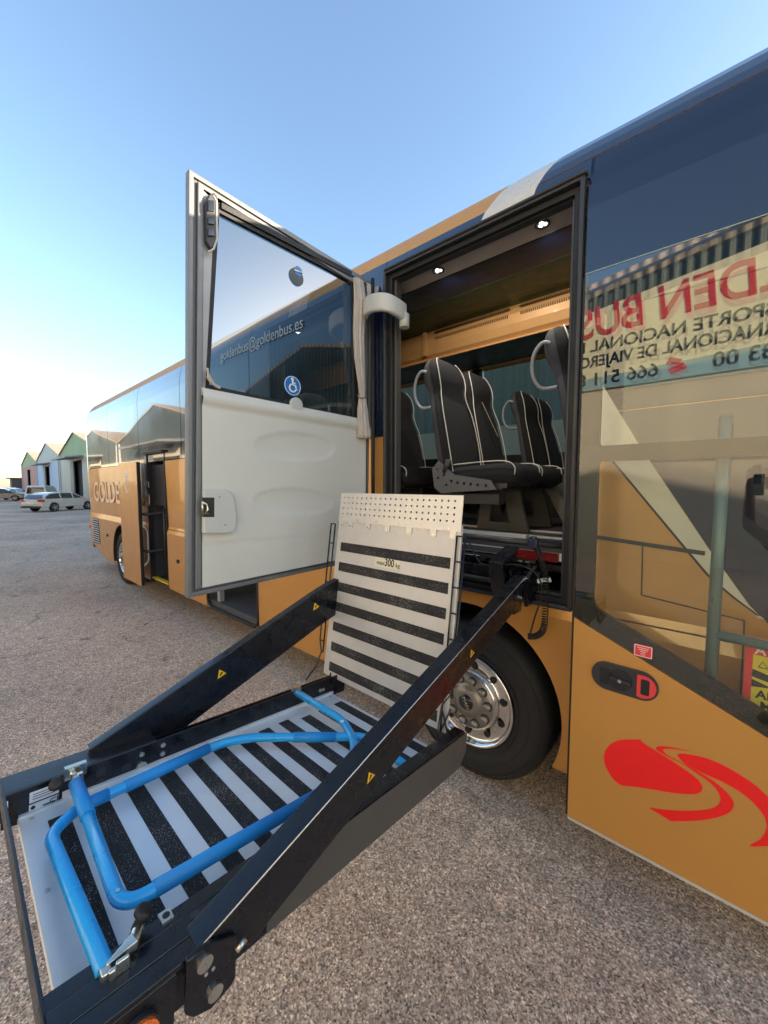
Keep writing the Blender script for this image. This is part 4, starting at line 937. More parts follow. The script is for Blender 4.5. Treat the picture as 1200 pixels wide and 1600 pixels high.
# arm heads and bolts
for y, z in [(p.y, p.z) for p in (atX(820,906,-.812), atX(814,934,-.812))]: MB().cyl((-.815,y,z),(1,0,0),.013,.012,18).build('arm_bolt', CHROME, ra_)
mb = MB(); mb.prism([(-.845,2.10,1.26),(-.845,2.30,1.26),(-.845,2.30,1.50),(-.845,2.10,1.42)], (.02,0,0)); mb.prism([(-.90,2.10,1.20),(-.90,2.32,1.20),(-.90,2.32,1.50),(-.90,2.05,1.46)], (-.012,0,0)); mb.build('arm_bracket', LIFTB, lift)
MB().beam((-.99,2.06,1.40),(-.99,2.30,1.47),.09,.20).build('arm_carrier', LIFTB, lift, bevel=.006)
# stowed base unit in the bay
mb = MB(); mb.box((ox0+.06, Y0+.02, 1.33), (ox1-.16, Y0+.20, 1.43)); mb.box((ox0+.05, Y0+.10, 1.43), (ox1-.05, Y0+.5, 1.475)); bu = mb.build('base_unit', LIFTB, lift, bevel=.006)
MB().tube([(ox0+.06,Y0+.0,1.345),(ox1-.3,Y0+.0,1.345)], .016, 10).build('base_roller', RUBBER, bu)
MB().box((ox0+.05, Y0+.05, 1.505), (ox1-.05, Y0+.09, 1.55)).build('base_crossbar', SIL, lift)
MB().box((ox0+.5, Y0+.035, 1.512), (ox1-.33, Y0+.049, 1.545)).build('crossbar_strip', mat('strip_grey_blue', (.05,.055,.065), .5), lift)
MB().box((ox1-.32, Y0+.030, 1.502), (ox1-.07, Y0+.048, 1.55)).build('red_reflector', mat('dark_red_reflector', (.16,.006,.008), .25), lift)
MB().box((ox0+.3, Y0+.05, 1.475), (ox1-.2, Y0+.07, 1.495)).build('cable_duct', DKP, lift)
for a, b, c in ((-1.10,-1.02,1.436),(-.96,-.88,1.480),(-1.30,-1.20,1.480)): MB().hexa([(a,Y0+.04,c),(b,Y0+.04,c),(b,Y0+.10,c),(a,Y0+.10,c)],[(a,Y0+.04,c+.002),(b,Y0+.04,c+.002),(b,Y0+.10,c+.002),(a,Y0+.10,c+.002)]).build('paper_label', WHITE, bu)
MB().hexa([(-1.07,Y0+.0185,1.39),(-.99,Y0+.0185,1.39),(-.99,Y0+.0185,1.42),(-1.07,Y0+.0185,1.42)],[(-1.07,Y0+.0175,1.39),(-.99,Y0+.0175,1.39),(-.99,Y0+.0175,1.42),(-1.07,Y0+.0175,1.42)]).build('paper_label', WHITE, bu)
MB().beam((-.80,2.17,1.395),(-.73,2.17,1.415),.012,.022).build('release_tab', WHITE, lift)
for x, z in ((-1.15,1.44),(-1.02,1.50),(-1.22,1.46),(-.93,1.46)): MB().box((x,Y0+.07,z-.015),(x+.05,Y0+.12,z+.018)).build('valve_block', DKP, bu, bevel=.003)
# cables
MB().tube(catmull([(-1.35,2.22,1.60),(-1.22,2.14,1.58),(-1.12,2.10,1.47),(-1.0,2.09,1.47),(-.88,2.08,1.49),(-.78,2.08,1.46),(-.745,2.09,1.36),(-.78,2.09,1.22),(-.80,2.08,1.12)], 8), .0045, 7).build('cable', RUBBER, lift)
base = catmull([(-.800,2.12,1.60),(-.765,2.10,1.55),(-.735,2.09,1.48),(-.725,2.085,1.38),(-.725,2.085,1.26),(-.735,2.09,1.16),(-.77,2.09,1.115),(-.81,2.08,1.105)], 30)
coil = []
Ln = 0
for i, p in enumerate(base):
    t = (base[min(i+1,len(base)-1)]-base[max(i-1,0)]).normalized(); n1 = Vector((0,1,0)).cross(t).normalized(); n2 = t.cross(n1)
    for k in range(4):
        q = p if i == len(base)-1 else p.lerp(base[i+1], k/4)
        a = 2*math.pi*(i*4+k)/16.0; coil.append(q+(n1*math.cos(a)+n2*math.sin(a))*.0145)
MB().tube(coil, .0029, 5).build('coiled_cable', RUBBER, lift)
mb = MB(); mb.box((-.835,2.10,1.585),(-.785,2.14,1.635)); mb.cyl((-.81,2.12,1.63),(0,0,1),.018,.02,12); mb.build('cable_plug', mat('plug_navy', (.02,.02,.05), .4), lift, bevel=.006)

# bridge plate --------------------------------------------------------
BO = Vector((-1.793,1.452,.806)); bu_ = Vector((1,0,0)); bv = Vector((0,.150,1.075)).normalized(); bn = bu_.cross(bv).normalized()
if bn.y > 0: bn = -bn
bw, bh, hy = .866, 1.085, .90
def B(a, b, o=0.): return BO+bu_*a+bv*b+bn*o
def bsheet(loops, o0, o1, name, m, par, bev=0):
    mb = MB(); mb.flat(loops, lambda a, b: B(a, b, o0))
    r = bmesh.ops.extrude_face_region(mb.bm, geom=mb.bm.faces[:])
    for v in [e for e in r['geom'] if isinstance(e, bmesh.types.BMVert)]: v.co += bn*(o1-o0)
    return mb.build(name, m, par, bevel=bev)
bp_ = bsheet([[(0,0),(bw,0),(bw-.01,.945),(.01,.945)]], -.012, 0, 'bridge_plate', SILD, lift)
holes = [circ((.045+.0365*i+(.0 if j % 2 == 0 else .0), .962+.032*j), .0058, 8)[::-1] for i in range(22) for j in range(4)]
teeth = [(.01,.915)]
tx = [.025,.105,.245,.39,.54,.69,.80]
for t in tx: teeth += [(t-.004,.915),(t-.004,.885),(t,.880),(t+.026,.880),(t+.030,.885),(t+.030,.915)]
teeth += [(bw-.01,.915),(bw-.012,bh),(.012,bh)]
fl_ = bsheet([teeth]+holes, .002, .006, 'entry_flap', SIL, bp_)
for t in tx: MB().cyl(B(t+.013,.892,.006), bn, .006, .002, 12).build('flap_rivet', ZINC, fl_)
for t in (.03,.17,.32,.47,.62,.79): MB().cyl(B(t,.928,.006), bn, .006, .002, 12).build('flap_rivet', ZINC, fl_)
for k in range(7):
    b0 = .790-k*.118
    bsheet([[(.045,b0-.052),(bw-.055,b0-.052),(bw-.055,b0),(.045,b0)]], .0003, .0014, 'grip_strip', GRIP, bp_)
lb = bsheet([rect(.335,.688,.515,.738)], .0004, .0018, 'load_label', mat('label_cream', (.72,.68,.52), .5), bp_)
text('label_lettering', 'max.', .034, PRINT, lb, B(.348,.700,.0022), bu_, bv)
text('label_lettering', '300', .056, PRINT, lb, B(.405,.698,.0022), bu_, bv, sx=.8, bold=.0006)
text('label_lettering', 'kg', .032, PRINT, lb, B(.483,.700,.0022), bu_, bv)
# wire ladders on both sides
for s in (0, 1):
    xa_ = -.012 if s == 0 else bw-.026; dxx = -.038 if s == 0 else .044
    mb = MB()
    p0, p1 = B(xa_,.895,.01), B(xa_+dxx,.895,.01)
    mb.tube([p0, B(xa_,.12 if s == 0 else .0,.01)], .0045, 6)
    mb.tube([p1, B(xa_+dxx,.19,.01), B(xa_-dxx*.2 if s == 0 else xa_+dxx*.2,.13,.03), B(xa_ if s == 0 else xa_+dxx*.3,.05,.05), B(xa_+dxx*.9,-.04,.09)], .0045, 6)
    for k in range(7): mb.tube([B(xa_,.895-k*.118,.01), B(xa_+dxx,.895-k*.118,.01)], .004, 6)
    if s == 1: mb.tube([B(xa_,.10,.01),B(xa_+dxx,.0,.01)], .004, 6); mb.tube([B(xa_+dxx,.12,.01),B(xa_,.0,.01)], .004, 6)
    mb.build('side_chain', LIFTB, bp_)
mb = MB(); mb.cyl(L(.872,-.015,-.025), eu*-1, .030, .008, 24); hp = mb.build('hinge_plate', LIFTB, lift)
for w in (.012,-.002,-.016): MB().cyl(L(.862,-.012,-.022+w), -eu, .0055, .004, 12).build('hinge_rivet', ZINC, hp)

# blue handrails -------------------------------------------------------
def rail(pts, r, foam, name='handrail'):
    p = rounded([L(*q) for q in pts], .055, 8)
    o = MB().tube(p, r, 16).build(name, BLUE, lift)
    for a, b in foam: MB().tube([L(*a), L(*b)], r*1.16, 16).build('foam_sleeve', BLUEF, o)
    return o
hA = rail([(.735,1.228,.0),(.205,1.232,-.035),(.175,.56,-.035),(.335,.268,-.035),(.480,.262,-.035),(.800,.292,-.01)][:3]+[(.150,.500,-.035),(.330,.330,-.035),(.480,.262,-.035),(.800,.292,-.01)], .0175,
     [((.738,1.228,.0),(.56,1.229,-.012)), ((.203,1.16,-.035),(.176,.62,-.035))])
hB = rail([(.050,1.300,-.0),(.60,1.312,-.045),(.668,1.235,-.045),(.700,.755,-.045),(.655,.640,-.045),(.34,.285,-.045),(.28,.270,-.04),(.052,.322,-.02)], .0175,
     [((.6765,1.10,-.045),(.6975,.80,-.045)), ((.53,.500,-.045),(.41,.365,-.045)), ((.668,1.235,-.045),(.6735,1.15,-.045))])
tl = MB(); p = L(.40,.300,-.022)
MB().cyl(L(.452,.29,-.020), ew, .009, .003, 16).build('rail_sticker', WHITE, hA)
def clamp(u_, v_, w_, s):
    mb = MB(); lbox(mb, u_-.014, v_-.010, w_-.013, u_+.020, v_+.010, w_+.013); lbox(mb, min(u_+.012*s,u_+.022*s), v_-.022, w_-.018, max(u_+.012*s,u_+.022*s), v_+.0, w_+.018)
    o = mb.build('rail_clamp', ZINC, lift, bevel=.004)
    return o
c1 = clamp(.745,1.225,.0,1); c2 = clamp(.045,1.302,.0,-1)
mb = MB(); lbox(mb, .785,1.19,-.01,.805,1.25,.03); mb.tube([L(.79,1.23,.02), L(.76,1.23,.012)], .010, 10); mb.build('clamp_bracket', ZINC, c1)
mb = MB(); mb.hexa([L(.045,1.30,.010),L(.052,1.30,.010),L(.066,1.250,.012),L(.040,1.245,.010)], [L(.045,1.30,.016),L(.052,1.30,.016),L(.066,1.250,.030),L(.040,1.245,.030)]); mb.hexa([L(.020,1.292,.0),L(.028,1.292,.0),L(.028,1.262,.0),L(.020,1.262,.0)], [L(.020,1.290,.03),L(.028,1.290,.03),L(.028,1.266,.03),L(.020,1.266,.03)]); mb.tube([L(.05,1.255,.012), L(.085,1.232,.01)], .013, 12); mb.build('clamp_bracket', ZINC, c2, bevel=.003)
for (u_, v_, w_, du) in ((.755,1.262,-.005,.045),(.085,1.238,.01,.045)):
    MB().lathe([(.001,.0),(.010,.0),(.010,.02),(.019,.026),(.021,.036),(.016,.042),(.001,.043)], L(u_,v_,w_), (ev*-.5+ew*.9 if u_ < .3 else ev*.5+ew*.7-eu*.4), 20).build('locking_knob', RUBBER, lift)
for q in ((.805,.292,-.01),(.05,.322,-.02)): MB().cyl(L(*q), ew, .010, .012, 14).build('rail_pin', ZINC, lift)
mb = MB(); lbox(mb, .80,.27,-.015,.83,.31,.02); mb.build('rail_hook', ZINC, lift)
MB().cyl(L(.24,1.2315,-.015), ew, .005, .002, 12).build('rail_rivet', ZINC, hA)

# ================================================================== WAREHOUSES
def corr(name, c, axis=0, pitch=.25, rough=.5, dirt=.35):
    m = bpy.data.materials.new(name); t, N, Lk, b = nodes(m); tc = N.new('ShaderNodeTexCoord')
    wv = N.new('ShaderNodeTexWave'); wv.wave_type = 'BANDS'; wv.bands_direction = 'XYZ'[axis]; wv.inputs['Scale'].default_value = .314/pitch
    Lk.new(tc.outputs['Object'], wv.inputs['Vector'])
    bp = N.new('ShaderNodeBump'); bp.inputs['Distance'].default_value = .06; bp.inputs['Strength'].default_value = 1; Lk.new(wv.outputs[1], bp.inputs['Height']); Lk.new(bp.outputs[0], b.inputs['Normal'])
    mp = N.new('ShaderNodeMapping'); mp.inputs['Scale'].default_value = (1,1,.12); Lk.new(tc.outputs['Object'], mp.inputs[0])
    n = N.new('ShaderNodeTexNoise'); n.inputs['Scale'].default_value = 1.1; n.inputs['Detail'].default_value = 7; Lk.new(mp.outputs[0], n.inputs['Vector'])
    mx = N.new('ShaderNodeMix'); mx.data_type = 'RGBA'; mx.inputs[6].default_value = (*[v*(1-dirt) for v in c],1); mx.inputs[7].default_value = (*[min(1,v*(1+dirt*.5)) for v in c],1)
    Lk.new(n.outputs[0], mx.inputs[0]); Lk.new(mx.outputs[2], b.inputs['Base Color']); b.inputs['Roughness'].default_value = rough
    return m
def wallm(name, c, dirt=.25):
    m = corr(name, c, 0, 1, .9, dirt); 
    for n in m.node_tree.nodes:
        if n.type == 'BUMP': n.inputs['Strength'].default_value = 0
    return m
ROOFM = corr('roof_sheet', (.50,.36,.24), 0, .3); DARKW = mat('dark_opening', (.015,.015,.016), .8)
CREAMW = wallm('cream_render', (.62,.55,.42))
def warehouse(xc, yf, sgn, half, eave, peak, depth, low, up, lowh, label, doors=((-5,-1),), canopy=True, grp=None, sign=False, roofm=None):
    """gabled shed; front at yf facing -sgn*Y"""
    t = thing('warehouse', label, 'warehouse', (xc, yf, 0), grp or 'gabled warehouses along the street')
    yb = yf+sgn*depth; y1 = yf+sgn*.3
    mb = MB(); hol = [[(xc+a,.02),(xc+a,5.0),(xc+b,5.0),(xc+b,.02)] for a, b in doors]
    pts = [(xc-half,.0)]
    for a, b in doors: pts += [(xc+a,.0),(xc+a,5.0),(xc+b,5.0),(xc+b,.0)]
    pts += [(xc+half,.0),(xc+half,lowh),(xc-half,lowh)]
    mb.flat([pts], lambda x, z: Vector((x, yf, z)))
    mb.box((xc-half,min(y1,yb),0),(xc-half+.25,max(y1,yb),eave)); mb.box((xc+half-.25,min(y1,yb),0),(xc+half,max(y1,yb),eave))
    mb.box((xc-half,min(yb,yb-sgn*.25),0),(xc+half,max(yb,yb-sgn*.25),eave)); mb.flat([[(xc-half,eave-.3),(xc+half,eave-.3),(xc+half,eave),(xc,peak),(xc-half,eave)]], lambda x, z: Vector((x, yb, z))); mb.build('wall', low, t)
    mb = MB(); mb.flat([[(xc-half,lowh),(xc+half,lowh),(xc+half,eave),(xc,peak),(xc-half,eave)]], lambda x, z: Vector((x, yf+sgn*.03, z))); mb.build('gable', up, t)
    mb = MB()
    for s in (-1, 1):
        a, b = Vector((xc+s*(half+.15), 0, eave-.05)), Vector((xc, 0, peak+.05))
        ya, yc = yf-sgn*.12, yb
        mb.hexa([(a.x,ya,a.z),(b.x,ya,b.z),(b.x,yc,b.z),(a.x,yc,a.z)], [(a.x,ya,a.z+.14),(b.x,ya,b.z+.14),(b.x,yc,b.z+.14),(a.x,yc,a.z+.14)])
    mb.build('roof', roofm or ROOFM, t)
    for a, b in doors:
        mb = MB(); ys = sorted((yf+sgn*.5, yf+sgn*.6)); mb.box((xc+a,ys[0],0),(xc+b,ys[1],5)); mb.build('doorway', DARKW, t)
        mb = MB(); ys = sorted((yf-sgn*.002, yf+sgn*.12)); mb.box((xc+a,ys[0],.02),(xc+a+(b-a)*.28,ys[1],4.98)); mb.build('door_leaf', corr('door_leaf_metal', (.20,.22,.20)) if 'door_leaf_metal' not in bpy.data.materials else bpy.data.materials['door_leaf_metal'], t)
        if canopy:
            mb = MB(); y2 = yf-sgn*1.8; mb.hexa([(xc+a-1,yf,5.35),(xc+b+1,yf,5.35),(xc+b+1,y2,5.15),(xc+a-1,y2,5.15)], [(xc+a-1,yf,5.55),(xc+b+1,yf,5.55),(xc+b+1,y2,5.3),(xc+a-1,y2,5.3)]); mb.build('canopy', mat('canopy_grey', (.25,.25,.24), .6) if 'canopy_grey' not in bpy.data.materials else bpy.data.materials['canopy_grey'], t)
    mb = MB(); ys = sorted((yf-sgn*.12, yf-sgn*.01))
    for px in (xc-half+.3, xc+half-.3): mb.box((px-.06,ys[0],0),(px+.06,ys[1],eave-.1))
    mb.build('downpipe', PLAST, t)
    return t
GREENU = corr('green_sheet', (.20,.30,.13)); GREYU = corr('grey_sheet', (.42,.44,.46)); GREYL = corr('pale_concrete', (.46,.44,.41), 0, .6)
BLUEL = wallm('pale_blue_render', (.52,.60,.72)); PINKL = wallm('pink_render', (.62,.30,.25)); DGREEN = corr('dark_green_sheet', (.012,.035,.022)); DGREY = corr('dark_grey_sheet', (.07,.085,.075)); TEAL = corr('teal_sheet', (.20,.25,.225), 0, .35)
YN = 11.2
warehouse(-64, YN, 1, 10, 6.3, 8.6, 30, GREYL, GREENU, 5.6, 'green gabled warehouse with dark doorway under a canopy, nearest the coach rear', ((-3,4),))
warehouse(-85, YN, 1, 10.5, 6.3, 8.7, 30, BLUEL, GREYU, 5.3, 'grey and pale blue gabled warehouse between the green and the pink ones', ((-4,2),))
warehouse(-107, YN, 1, 11, 6.2, 8.5, 30, PINKL, GREENU, 5.5, 'pink rendered warehouse with green gable, farthest of the row', ((-4,2),), canopy=False)
warehouse(-43, YN, 1, 10.4, 6.3, 8.6, 30, GREYL, GREENU, 5.5, 'pale concrete warehouse hidden behind the rear of the coach', ((-4,3),))
warehouse(-22, YN, 1, 10.4, 6.3, 8.6, 30, CREAMW, TEAL, 4.0, 'cream and teal warehouse seen through the rear coach windows', ((-4,3),))
warehouse(-1, YN, 1, 10.4, 6.3, 8.6, 30, CREAMW, TEAL, 3.7, 'cream walled warehouse with teal corrugated sheets behind the coach seats', ((3,8),))
warehouse(20, YN, 1, 10.4, 6.3, 8.6, 30, GREYL, GREENU, 5.5, 'warehouse with green gable ahead of the coach front', ((-4,3),))
YS = -8.0
bigS = warehouse(4.2, YS, -1, 10.0, 6.75, 8.25, 25, CREAMW, DGREEN, 6.3, 'cream warehouse with the big company sign mirrored in the front door glass', ((10.5,10.6),)[:0], grp=None)
warehouse(-16.5, YS, -1, 10.4, 6.4, 8.8, 25, CREAMW, DGREEN, 4.4, 'cream warehouse with green gable left of the one carrying the sign', ((-4,3),))
warehouse(-38, YS, -1, 10.8, 6.3, 8.8, 25, CREAMW, DGREY, 4.3, 'grey gabled warehouse mirrored in the middle coach windows', ((-3,5),))
warehouse(-60, YS, -1, 10.8, 6.3, 8.6, 25, CREAMW, DGREY, 4.3, 'warehouse mirrored beside the rear corner of the coach', ((-4,3),))
warehouse(-82, YS, -1, 10.8, 6.3, 8.6, 25, GREYL, GREENU, 5.0, 'farthest warehouse of the row behind the photographer', ((-4,3),))
# sign board on the cream warehouse: reads from the street, mirrored in the glass
sx1 = 3.40; sx0 = -7.6   # world X: after mirroring the board's right end is at -3.4
sgb = MB(); sgb.prism([(-3.5,YS+.02,4.50),(6.6,YS+.02,4.50),(6.6,YS+.02,7.25),(1.5,YS+.02,7.25),(-3.5,YS+.02,6.50)], (0,.08,0)); board = sgb.build('sign_board', mat('sign_cream', (.80,.76,.52), .6), bigS)
def sflat(l, name, m, o): 
    mb = MB(); mb.flat([l], lambda x, z: Vector((x, YS+o, z)));
    r = bmesh.ops.extrude_face_region(mb.bm, geom=mb.bm.faces[:])
    for v in [e for e in r['geom'] if isinstance(e, bmesh.types.BMVert)]: v.co.y -= .003
    return mb.build(name, m, board)
sflat([(-3.45,4.50),(6.6,4.50),(6.6,5.75)]+[(6.6-(10.05)*t, 5.75-.95*t+.22*math.sin(math.pi*t)*-1) for t in [i/14 for i in range(1,15)]], 'blue_sign_field', mat('sign_blue', (.25,.42,.48), .6), .106)
SR = mat('sign_red', (.55,.02,.03), .5)
EX, EY = (-1,0,0), (0,0,1)
def stext(s, size, xr, z, m, sx=1., bold=.0, shear=0.):
    # xr: world X where the text ENDS (its right end as read from the street)
    text('sign_lettering', s, size, m, board, (xr, YS+.112, z), EX, EY, .004, 'RIGHT', sx, bold, shear)
text('sign_lettering', 'GOLDEN BUS', 1.12, SR, board, (-3.42, YS+.112, 5.88), (-1,0,-.045), (0,0,1), .004, 'RIGHT', .80, .016, .12)
stext('TRANSPORTE NACIONAL E', .40, -3.42, 5.52, PRINT, 1.0, .006)
stext('INTERNACIONAL DE VIAJEROS', .40, -3.55, 5.12, PRINT, .86, .006)
stext('965 83 00', .46, -.55, 4.62, PRINT, 1.0, .006)
stext('666 511 8', .46, -3.42, 4.62, PRINT, 1.0, .006)
mb = MB(); mb.prism([(-1.08,YS+.108,4.85),(-1.38,YS+.108,4.72),(-1.30,YS+.108,4.60),(-1.0,YS+.108,4.70)], (0,.006,0)); mb.prism([(-1.1,YS+.108,4.92),(-1.35,YS+.108,5.0),(-1.42,YS+.108,4.85),(-1.15,YS+.108,4.82)], (0,.006,0)); mb.build('phone_symbol', SR, board)

# far end of the street
e = MB(); e.box((-170,-6,0),(-169.6,10.5,2.3)); ew_ = e.build('boundary_wall', wallm('beige_wall', (.42,.38,.30))); tag(ew_, 'long low beige wall closing the far end of the street', 'wall')
bh_ = thing('brick_building', 'small red brick building at the far left end of the street', 'building', (-150,-4,0))
MB().box((-152,-9,0),(-148,2.0,2.7)).build('wall', mat('brick_red', (.20,.07,.045), .8), bh_)
MB().box((-152.3,-9.3,2.7),(-147.7,2.3,3.0)).build('roof', mat('flat_roof_grey', (.4,.38,.35), .7), bh_)
MB().box((-147.96,1.0,0),(-147.9,2.0,2.7)).build('corner_pier', wallm('pier_cream', (.55,.48,.40)), bh_)
sl = thing('street_lamp', 'street lamp with a bent arm beside the pink warehouse', 'street lamp', (-125, 7.0, 0))
MB().tube(rounded([(-125,7.0,0),(-125,7.0,8.1),(-125,5.0,8.5)], .5), .07, 8).build('pole', PLAST, sl)
MB().box((-125.2,4.0,8.45),(-124.8,5.1,8.6)).build('lamp_head', PLAST, sl, bevel=.03)
sb = thing('site_cabin', 'small dark cabin against the pink warehouse', 'cabin', (-121, YN, 0))
MB().box((-122,9.5,0),(-118.5,13,3.3)).build('wall', mat('cabin_grey', (.12,.10,.10), .8), sb); MB().box((-122.2,8.8,3.3),(-118.3,13.2,3.5)).build('roof', DKP, sb)

# ================================================================== CARS
def car(name, label, loc, yaw, paint, kind='estate', sc_=1.0):
    t = thing(name, label, 'van' if kind == 'van' else 'car', loc, None if kind == 'van' else 'cars parked by the warehouses')
    if kind == 'estate':
        low = [(-2.35,.30),(-2.38,.55),(-2.33,.82),(-2.25,.93),(1.05,.98),(1.75,.88),(2.15,.75),(2.32,.60),(2.33,.32)]
        cab = [(-2.22,.93),(-1.95,1.22),(-1.55,1.40),(-.6,1.46),(.15,1.43),(.62,1.27),(1.12,.97)]
    elif kind == 'van':
        low = [(-2.3,.35),(-2.33,1.0),(1.3,1.10),(2.0,.98),(2.2,.70),(2.2,.35)]
        cab = [(-2.3,1.0),(-2.25,1.75),(-2.1,1.86),(.5,1.86),(.85,1.70),(1.4,1.08)]
    else:
        low = [(-2.15,.32),(-2.2,.65),(-2.12,.95),(1.15,1.0),(1.85,.90),(2.1,.72),(2.12,.33)]
        cab = [(-2.10,.95),(-1.85,1.35),(-1.5,1.50),(-.2,1.56),(.45,1.45),(1.15,1.0)]
    Mx = Matrix.Translation(loc) @ Matrix.Rotation(yaw, 4, 'Z')
    wheels = (-1.42, 1.38)
    def bd(outline, hw, top_in, nm, m, z_in=None):
        mb = MB(); zmin = min(z for _, z in outline); zmax = max(z for _, z in outline); rings = []
        L_ = [Mx@Vector((x*sc_, -(hw-(top_in*(z-zmin)/(zmax-zmin)))*sc_, z*sc_)) for x, z in outline]
        R_ = [Mx@Vector((x*sc_, (hw-(top_in*(z-zmin)/(zmax-zmin)))*sc_, z*sc_)) for x, z in outline]
        mb.hexa(L_, R_); o = mb.build(nm, m, t, bevel=.05 if nm == 'body' else .03, seg=3); return o
    # body side with wheel arches: outline with bites
    def bites(o):
        out = []; base = o[0][1]
        res = [p for p in o]; bt = []
        for wx in (wheels[1], wheels[0]): bt += [(wx+.36*math.cos(R(a)), max(base, .34+.36*math.sin(R(a)))) for a in range(0, 181, 20)]
        return res + bt
    bd(bites(low), .90, .05, 'body', paint)
    bd(cab, .84, .20, 'cabin', paint)
    gm = bpy.data.materials.get('car_glass') or mat('car_glass', (.02,.025,.03), .06, 0, 1)
    # side windows
    for s in (-1, 1):
        for (a, b) in ((.06,.40),(.43,.70),(.73,.93)):
            x0_, x1_ = cab[0][0], cab[-1][0]
            def zt(x):
                for (xa1, za1), (xb1, zb1) in zip(cab, cab[1:]):
                    if xa1 <= x <= xb1: return za1+(zb1-za1)*(x-xa1)/(xb1-xa1)
                return cab[0][1]
            xs = [x0_+(x1_-x0_)*(a+(b-a)*i/6) for i in range(7)]; zb = cab[0][1]+.05
            hwf = lambda z: (.84-.20*(z-min(c[1] for c in cab))/(max(c[1] for c in cab)-min(c[1] for c in cab)))+.006
            topl = [(x, max(zb+.005, zt(x)-.08)) for x in xs]
            ptsw = [(xs[0], zb)]+topl+[(xs[-1], zb)]
            mb = MB(); vs = [Mx@Vector((x*sc_, s*hwf(z)*sc_, z*sc_)) for x, z in ptsw]; vs2 = [Mx@Vector((x*sc_, s*(hwf(z)-.01)*sc_, z*sc_)) for x, z in ptsw]
            mb.hexa(vs, vs2); mb.build('side_window', gm, t)
    # rear window / windscreen
    for (pa, pb) in ((cab[0], cab[1] if kind != 'van' else cab[1]), (cab[-1], cab[-2])):
        dx = .012 if pa is cab[-1] else -.012; q = []
        for (f_, hw_) in ((.12,.70),(.92,.60)):
            x = pa[0]+(pb[0]-pa[0])*f_+dx; z = pa[1]+(pb[1]-pa[1])*f_+.012; q.append((x, z, hw_))
        mb = MB(); mb.hexa([Mx@Vector((q[0][0],-q[0][2],q[0][1])),Mx@Vector((q[0][0],q[0][2],q[0][1])),Mx@Vector((q[1][0],q[1][2],q[1][1])),Mx@Vector((q[1][0],-q[1][2],q[1][1]))],
            [Mx@Vector((q[0][0]+dx,-q[0][2],q[0][1]+.01)),Mx@Vector((q[0][0]+dx,q[0][2],q[0][1]+.01)),Mx@Vector((q[1][0]+dx,q[1][2],q[1][1]+.01)),Mx@Vector((q[1][0]+dx,-q[1][2],q[1][1]+.01))])
        mb.build('rear_window' if pa is cab[0] else 'windscreen', gm, t)
    for s in (-1, 1):
        for wx in wheels:
            c = Mx@Vector((wx*sc_, s*.72*sc_, .325*sc_)); ax = (Mx.to_3x3()@Vector((0,s,0)))
            wl = MB().cyl(c, ax, .325*sc_, .20*sc_, 28).build('wheel', TYRE, t, bevel=.02)
            mb = MB(); mb.lathe([(.225,.0),(.225,.012),(.20,-.015),(.05,-.02),(.045,.012),(.001,.012)], c+ax*.2*sc_, ax, 30)
            u_ = ax.orthogonal().normalized(); v_ = ax.cross(u_)
            for k in range(5):
                a = 2*math.pi*k/5; d_ = u_*math.cos(a)+v_*math.sin(a); mb.beam(c+ax*(.205)*sc_+d_*.04, c+ax*.205*sc_+d_*.21, .05, .02, up=ax)
            mb.build('rim', CHROME, wl)
        tl_ = bpy.data.materials.get('tail_lens') or mat('tail_lens', (.5,.02,.02), .15)
        x_, z_ = low[2][0], .80 if kind != 'van' else .95
        mb = MB(); a = Mx@Vector((x_-.05, s*.62, z_-.06)); mb.hexa([Mx@Vector((x_-.03,s*.60,z_-.05)),Mx@Vector((x_+.22,s*.895,z_-.05)),Mx@Vector((x_+.22,s*.88,z_+.09)),Mx@Vector((x_-.01,s*.60,z_+.09))],
            [Mx@Vector((x_-.05,s*.60,z_-.05)),Mx@Vector((x_-.02,s*.915,z_-.05)),Mx@Vector((x_-.0,s*.90,z_+.09)),Mx@Vector((x_-.05,s*.60,z_+.09))]); mb.build('tail_light', tl_, t)
        MB().box(*[tuple(v) for v in ((0,0,0),(.001,.001,.001))]) if False else None
        mb = MB(); p = Mx@Vector((.95, s*.93, 1.02)); mb.lathe([(.001,-.09),(.06,-.05),(.07,.02),(.001,.06)], p, (Mx.to_3x3()@Vector((1,0,0))), 12); mb.build('mirror', paint, t)
    mb = MB(); mb.hexa([Mx@Vector((low[0][0]-.03,-.8,.30)),Mx@Vector((low[0][0]-.03,.8,.30)),Mx@Vector((low[0][0]-.03,.8,.44)),Mx@Vector((low[0][0]-.03,-.8,.44))],
        [Mx@Vector((low[0][0]+.02,-.8,.30)),Mx@Vector((low[0][0]+.02,.8,.30)),Mx@Vector((low[0][0]+.02,.8,.44)),Mx@Vector((low[0][0]+.02,-.8,.44))]); mb.build('bumper', DKP, t)
    mb = MB(); mb.hexa([Mx@Vector((low[0][0]-.045,-.25,.56)),Mx@Vector((low[0][0]-.045,.25,.56)),Mx@Vector((low[0][0]-.045,.25,.67)),Mx@Vector((low[0][0]-.045,-.25,.67))],
        [Mx@Vector((low[0][0]-.03,-.25,.56)),Mx@Vector((low[0][0]-.03,.25,.56)),Mx@Vector((low[0][0]-.03,.25,.67)),Mx@Vector((low[0][0]-.03,-.25,.67))]); mb.build('number_plate', WHITE, t)
    return t
pb_ = mat('beige_car_paint', (.62,.56,.46), .3, .1, .8, .0, rvar=.0); pw_ = mat('white_car_paint', (.70,.72,.74), .3, 0, 1, .02); pd_ = mat('dark_car_paint', (.02,.02,.024), .25, .2, 1)
def onground(x, y): return atZ(x, y, 0)
c_ = onground(90, 798); car('parked_car', 'beige estate car with dark windows parked nose to the warehouses', (c_.x-.3, c_.y+.35, 0), R(124), pb_, sc_=.97)
